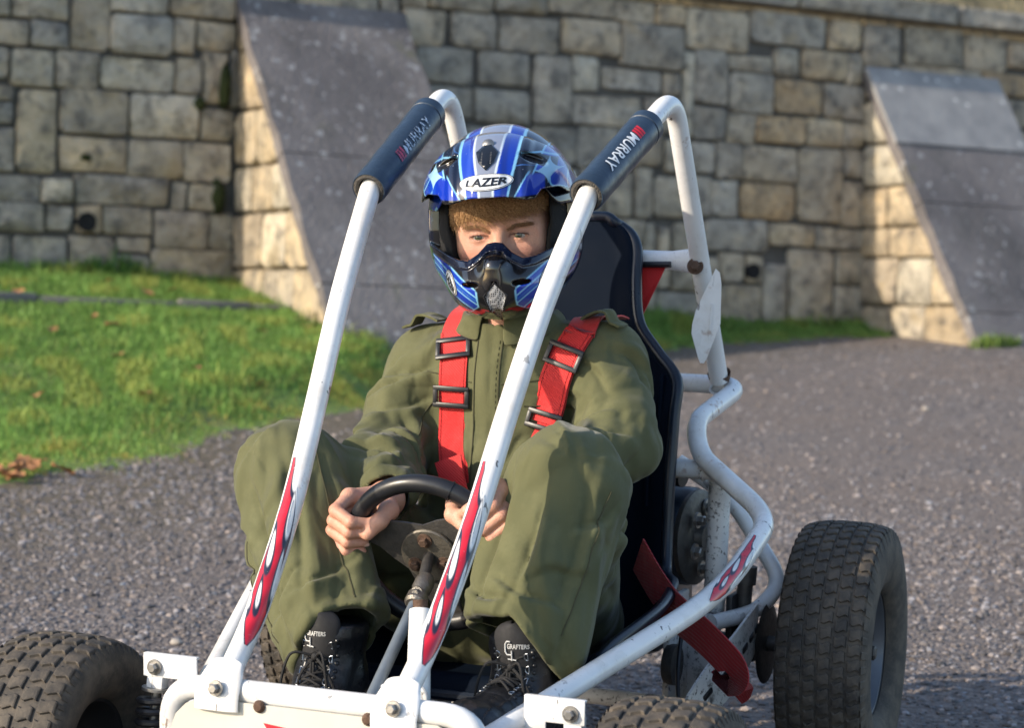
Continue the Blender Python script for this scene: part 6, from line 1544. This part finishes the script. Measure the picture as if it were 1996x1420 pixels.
def make_helmet():
    t = NT('glossy_helmet_paint'); c = t.attr()
    sc = t.ramp(t.noise(150, 3, .6, None, (1, 1, .3)), [(.70, 0), (.72, .5)]); M = t.out(t.mix(sc, c, (.25, .28, .33)), t.ramp(t.noise(30, 3), [(.3, .10), (.7, .22)]), Coat_Weight=.6, Coat_Roughness=.06)
    lo, hi = HCn - A_((.16, .25, .18)), HCn + A_((.16, .19, .17))
    V, F = polygonise(helmet_sdf, lo, hi, .0017)
    hel = mk('helmet', V, F, M, PERSON, col=paint(V, 'shell')); HB = bvh(V, F)
    # peak
    def peak_sdf(p):
        if cull(HCn + HMn @ A_((0, -.1, .08)), .2): return None
        q = toH(p); e = HEL(q, (0, -.028, .034), (.1225, .170, .1085)); ax = np.abs(q[:, 0])
        e = e - .004 * smooth(.026 - ax, -.006, .006) * smooth(-q[:, 1], .05, .1) - .0035 * line_(ax, .056, .007, .005) * smooth(-q[:, 1], .05, .09)
        for s in (-1, 1): e = smax(e, -HEL(np.stack([q[:, 0], q[:, 1], q[:, 2] + .42 * (ax - .070)], -1), (s * .074, -.134, .100), (.027, .028, .0070)), .004)
        d = np.maximum(e, -(e + .0042))
        low = .050 - .008 * smooth(ax, .02, .06) + .013 * smooth(ax, .068, .080) - .016 * smooth(ax, .098, .1195)
        d = smax(d, low - q[:, 2], .0025)
        d = smax(d, q[:, 1] + .060 - .055 * smooth(ax, .06, .118) - .25 * np.maximum(0, .09 - q[:, 2]) * 1.0, .003)
        return d
    V, F = polygonise(peak_sdf, lo, hi, .0015)
    pk = mk('peak', V, F, M, hel, col=paint(V, 'peak')); PB = bvh(V, F)
    B_H = Vector(HM @ Vector((0, 1, 0)))
    def onH(B, x, z, lift=.0006, x0=None, dirH=(0, 1, 0), far=.5):
        dH = Vector(dirH).normalized(); o = Vector((x, 0, z)) - dH * far; h = B.ray_cast(HC + HM @ o, (HM @ dH).normalized())
        return (h[0] - (HM @ dH) * lift) if h[0] is not None else HC + HM @ Vector((x, -.19, z))
    # padded liner round the face
    def liner_sdf(p):
        if cull(HCn, .2): return None
        q = toH(p); o = outer_sdf(q); d = np.maximum(o + .017, -(o + .034)); ax = np.abs(q[:, 0])
        d = smax(d, -np.maximum(np.maximum(-.085 - q[:, 2], q[:, 2] - .045), np.maximum(q[:, 1] + .030, ax - .078)), .008)
        d = smin(d, smax(HEL(q, (.088, -.035, -.045), (.022, .05, .05)), o + .018, .004), .006); d = smin(d, smax(HEL(q, (-.088, -.035, -.045), (.022, .05, .05)), o + .018, .004), .006)
        return smax(d, -(q[:, 2] + .125), .005) + .0006 * noise3(q * 160)
    V, F = polygonise(liner_sdf, lo, hi, .0032); mk('liner', V, F, simple('black_knit_lining', (.012, .012, .013), .95, var=.4, scale=200, bump=1, bscale=700, bdist=.002), hel)
    # mouth vent grille
    M_GR = simple('grey_mesh', (.28, .29, .31), .35, .7, var=.2); tex = None
    tg = NT('vent_mesh'); ck = tg.n('TexVoronoi', feature='DISTANCE_TO_EDGE'); ck.inputs['Scale'].default_value = 330; ck.inputs['Randomness'].default_value = .15; tg.L(tg.co, ck.inputs['Vector'])
    mkf = tg.ramp(ck.outputs['Distance'], [(.16, 1), (.22, 0)]); M_MESH = tg.out(tg.mix(mkf, (.006, .006, .007), (.42, .43, .45)), .4, tg.bump(mkf, 1, .002), Metallic=.4)
    out = [(0, -.082), (.0115, -.094), (.0155, -.101), (.0095, -.122), (.0015, -.141), (-.0015, -.141), (-.0095, -.122), (-.0155, -.101), (-.0115, -.094)]
    V2, F2 = poly2d(out); V2, F2 = cut_fine(V2, F2, .004); mk('vent_grille', [onH(HB, x, z, .0008) for x, z in V2], F2, M_MESH, hel)
    mb = MB(); rim = [onH(HB, x, z, .0012) for x, z in [(0, -.079), (.018, -.100), (.011, -.124), (0, -.1455), (-.011, -.124), (-.018, -.100)]]; mb.tube(rim, .0012, 8, closed=True); mb.build('vent_frame', M_BLACK, hel)
    # badges
    M_WB = (lambda t: t.out((.74, .76, .78), .3, Coat_Weight=.4))(NT('badge_white')); M_BB = (lambda t: t.out((.006, .007, .01), .3, Coat_Weight=.4))(NT('badge_black'))
    def badge(B, cx, cz, w, h, ang, dirH, nm='badge', par=None):
        dH = Vector(dirH).normalized(); rx = dH.cross(Vector((0, 0, 1))).normalized(); uz = rx.cross(dH)
        if rx.x < 0 and dirH[0] == 0: rx = -rx
        C0 = Vector((cx, 0, cz)) if dirH[0] == 0 else Vector(dirH) * -.3 + Vector((0, -.05, cz)) + rx * cx
        ca, sa = math.cos(ang), math.sin(ang)
        def P(x, z, l):
            X, Z = x * ca - z * sa, x * sa + z * ca; o = C0 + rx * X + uz * Z - dH * .3; h_ = B.ray_cast(HC + HM @ o, (HM @ dH).normalized())
            return (h_[0] + h_[1].normalized() * l) if h_[0] is not None else None
        for k, (sx, mat, l, n_) in enumerate(((1.0, M_BB, .0006, 'badge_outline'), (.93, M_WB, .0010, 'badge_plate'), (.86, M_BB, .0014, 'badge_line'), (.81, M_WB, .0018, 'badge_field'))):
            pts = [(math.copysign(abs(math.cos(a)) ** .85, math.cos(a)) * w * .5 * (1 - (1 - sx) * h / w * 1.6), math.sin(a) * h * .5 * sx) for a in [2 * math.pi * i / 44 for i in range(44)]]
            V2, F2 = cut_fine(*poly2d(pts), .005); Q = [P(x, z, l) for x, z in V2]
            F2 = [f for f in F2 if all(Q[i] is not None for i in f)]; Q = [q if q is not None else HC for q in Q]; mk(n_, Q, F2, mat, hel if par is None else par)
        V2, F2 = text2d('LAZER', .035, .22); V2 = V2 * (h * .46); V2[:, 0] *= w * .74 / np.ptp(V2[:, 0]); V2[:, 1] *= 1.12 - .35 * (np.abs(V2[:, 0]) / (w * .37)) ** 2
        V2, F2 = cut_fine(V2, F2, .004); Q = [P(x, z, .0023) for x, z in V2]; F2 = [f for f in F2 if all(Q[i] is not None for i in f)]; Q = [q if q is not None else HC for q in Q]; mk('lettering', Q, F2, M_BB, hel if par is None else par)
    badge(PB, 0, .0725, .083, .0245, .03, (0, 1, 0))
    badge(HB, .012, -.082, .052, .026, -R_(38), (.80, .60, 0)); badge(HB, -.012, -.082, .052, .026, R_(38), (-.80, .60, 0))
    # crown scoop: black shield with grey gauge strip and silver knob
    out = [(-.0165, .115), (0, .129), (.0165, .115), (.012, .102), (0, .091), (-.012, .102)]
    V2, F2 = cut_fine(*poly2d(out), .006); Q = [onH(PB, x, z, .0022) for x, z in V2]; sc_ = mk('crown_scoop', Q, F2, M_BB, hel); md = sc_.modifiers.new('thick', 'SOLIDIFY'); md.thickness = .003; md.offset = 0
    V2, F2 = cut_fine(*poly2d([(-.0038, .101), (.0038, .101), (.0038, .116), (-.0038, .116)]), .006); mk('scoop_strip', [onH(PB, x, z, .0042) for x, z in V2], F2, M_RIM, hel)
    for sx in (-1, 1):
        mb = MB()
        for i in range(8): c = onH(PB, sx * .0068, .100 + i * .0021, .0040); mb.box(c, (.0022, .001, .0012))
        o = mb.build('scoop_studs', M_RIM, hel); o['kind'] = 'stuff'
    c = onH(PB, 0, .126, 0.0); d = Vector((0, -.75, .66)); mb = MB(); mb.lathe([(0, .0052), (.005, .0048), (.0088, .002), (.0095, -.002)], c, HM @ d, 20); mb.build('peak_knob', M_STEEL, hel)
    # side screws
    for s in (-1, 1):
        h = HB.ray_cast(HC + HM @ Vector((s * .3, -.012, .06)), HM @ Vector((-s, 0, 0))); c = h[0] if h[0] is not None else HC + HM @ Vector((s * .119, -.012, .06)); mb = MB(); ax_ = HM @ Vector((s, -.12, .1)); mb.lathe([(0, .0075), (.008, .007), (.0115, .0045), (.0125, .0)], c, ax_, 24); mb.box(c + ax_ * .0072, (.0012, .012, .0025)); mb.build('side_screw', M_STEEL, hel)
    return hel
HELMET = make_helmet()
# ---------------------------------------------------------------- edging kerbs, plants and leaves on the bank
def bank_pt(u, n):
    x = WP.x + .6315 * u + .7780 * n; y = WP.y + .7754 * u - .6283 * n; z, _, _ = bank_z(np.array([x]), np.array([y])); return Vector((x, y, float(z[0])))
M_KERB = simple('dark_concrete', (.15, .14, .132), .9, var=.4, scale=25, bump=.6, bscale=80, bdist=.01)
def kerb(label, path, w, h):
    root = empty('kerb_edging', bank_pt(*path[len(path) // 2]), label, 'kerb')
    P = [bank_pt(*p) for p in path]
    for a, b in zip(P, P[1:]):
        d = (b - a); L = d.length; k = max(1, round(L / .42)); t = d.normalized(); up = Vector((0, 0, 1)); up = (up - t * t.z).normalized()
        for i in range(k):
            c = a + d * (i + .5) / k + Vector((0, 0, h * .25 + random.uniform(-.006, .006)))
            mb = MB(); mb.box(c, (L / k - .008, w, h), axes(x=t, z=up) if False else axes(x=t, y=up.cross(t)), .008); mb.build('kerb_stone', M_KERB, root)
kerb('long low dark concrete edging kerb running through the grass below the wall', [(-5.0, .68), (-4.3, .66), (-3.7, .66), (-3.05, .68)], .05, .045)
kerb('short dark concrete edging kerb at the foot of the big buttress', [(-3.2, 1.16), (-2.75, 1.30), (-2.35, 1.42)], .05, .05)
M_LEAFY = (lambda t: t.out(t.attr(), .5))(NT('plant_leaf'))
def plant(label, u, n, spread, hgt, count, seed, wide=.008, cat='plant', name='grass_tuft', dark=(.03, .085, .015), light=(.12, .24, .05)):
    R = random.Random(seed); V = []; F = []; Cc = []; base = bank_pt(u, n); root = empty(name, base, label, cat)
    for i in range(count):
        a = R.uniform(0, 6.28); r = spread * math.sqrt(R.random()); du = math.cos(a) * r; dn = abs(math.sin(a) * r) * .45
        p = bank_pt(u + du, n + dn); h = hgt * R.uniform(.45, 1.05) * (1 - .45 * r / spread); la = R.uniform(0, 6.28); ln = h * R.uniform(.1, .6); w = wide * R.uniform(.5, 1.2); b = len(V)
        sd = Vector((math.cos(la + 1.57), math.sin(la + 1.57), 0)); f0 = R.random(); col = np.array(dark) * (1 - f0) + np.array(light) * f0
        for k in range(6):
            f = k / 5; c = p + Vector((math.cos(la) * ln * f ** 1.8, math.sin(la) * ln * f ** 1.8, h * (f - .28 * f * f * (ln / h)))); ww = w * (1 - f) ** .6 * (.55 + .9 * f if f < .5 else 1)
            V += [c - sd * ww, c + sd * ww]; Cc += [col * (.85 + .3 * f)] * 2
        F += [(b + 2 * k, b + 2 * k + 1, b + 2 * k + 3, b + 2 * k + 2) for k in range(5)]
    mk('blades', V, np.array(F), M_LEAFY, root, col=np.array(Cc))
plant('tall dark green weeds growing against the wall below the left drain hole', -3.78, .06, .14, .17, 190, 1, .008, 'weeds', 'weed_clump')
plant('small green weeds at the wall foot in the far left of the grass', -4.02, .05, .07, .07, 60, 2, .006, 'weeds', 'weed_clump')
plant('yellowish long grass tuft at the toe of the big buttress flank', -3.1, .92, .20, .13, 170, 3, .005, 'grass tuft', 'grass_tuft', (.10, .13, .03), (.34, .30, .11))
plant('green tuft at the wall foot left of the capped buttress', -.02, .04, .12, .12, 130, 4, .006, 'grass tuft', 'grass_tuft', (.05, .11, .02), (.24, .28, .07))
plant('bushy green tuft at the toe of the capped buttress', .36, .98, .16, .11, 200, 5, .006, 'grass tuft', 'grass_tuft', (.07, .14, .02), (.24, .32, .07))
plant('low green tuft at the wall foot behind the white lozenge plate', -.62, .05, .10, .08, 80, 6, .006, 'grass tuft', 'grass_tuft', (.07, .14, .02), (.22, .3, .07))
M_DEAD = (lambda t: t.out(t.mix(t.noise(40, 4), (.24, .095, .035), (.42, .22, .10)), .8, t.bump(t.noise(80, 3), .5, .004)))(NT('dead_leaf'))
def leaf(p, size, label, group, seed):
    R = random.Random(seed); V = []; n = 9; a = R.uniform(0, 6.28); t = Vector((math.cos(a), math.sin(a), R.uniform(-.2, .4))).normalized(); s = t.cross(Vector((R.uniform(-.3, .3), R.uniform(-.3, .3), 1))).normalized(); up = s.cross(t)
    for i in range(n):
        f = i / (n - 1); w = size * .36 * math.sin(math.pi * min(1, .06 + f * .94)) ** .7 * (1 + .25 * math.sin(f * 19 + seed)); c = p + t * size * (f - .5) + up * size * (.10 * math.sin(f * 3.1 + seed))
        V += [c - s * w + up * size * .13 * R.uniform(.2, 1.6), c + up * size * .0, c + s * w + up * size * .13 * R.uniform(.2, 1.6)]
    F = [(i * 3 + j, i * 3 + j + 1, i * 3 + j + 4, i * 3 + j + 3) for i in range(n - 1) for j in (0, 1)]
    o = mk('fallen_leaf', V, F, M_DEAD, None); o.location = (0, 0, 0); return tag(o, label, 'leaf', group)
R = random.Random(9)
for i in range(16):       # drift of leaves at the road edge
    x = -2.56 + R.uniform(-.10, .13); y = 3.08 + R.gauss(0, .17); z, _, _ = bank_z(np.array([x]), np.array([y])); leaf(Vector((x, y, float(z[0]) + .012 + R.uniform(0, .022))), R.uniform(.05, .085), 'curled brown leaf in the drift of leaves where the grass meets the tarmac', 'fallen leaves drifted at the road edge', i)
for i in range(26):       # single leaves lying in the grass
    u = R.uniform(-5.1, -3.0); n = R.uniform(.3, 2.4); p = bank_pt(u, n) + Vector((0, 0, .03)); leaf(p, R.uniform(.04, .065), 'single orange brown leaf lying in the grass of the bank', 'fallen leaves scattered in the grass', 50 + i)
# a few larger loose stones on the tarmac
M_PEB = simple('pale_pebble', (.32, .29, .26), .85, var=.4, scale=60, bump=.6, bscale=150)
def pebble(x, y, s, label):
    bm = bmesh.new(); bmesh.ops.create_icosphere(bm, subdivisions=2, radius=1); V = []
    for v in bm.verts: V.append(Vector((x, y, s * .4)) + Vector((v.co.x * s * 1.2, v.co.y * s, v.co.z * s * .7)) * (1 + random.uniform(-.12, .12)))
    bm.verts.index_update(); F = [[v.index for v in f.verts] for f in bm.faces]; bm.free(); o = mk('pebble', V, F, M_PEB, None); tag(o, label, 'pebble')
pebble(-1.04, 1.40, .011, 'pale loose pebble on the tarmac beside the shock bracket on the grass side')
pebble(-.546, 6.11, .014, 'pale loose pebble alone on the tarmac behind the rear wheel')
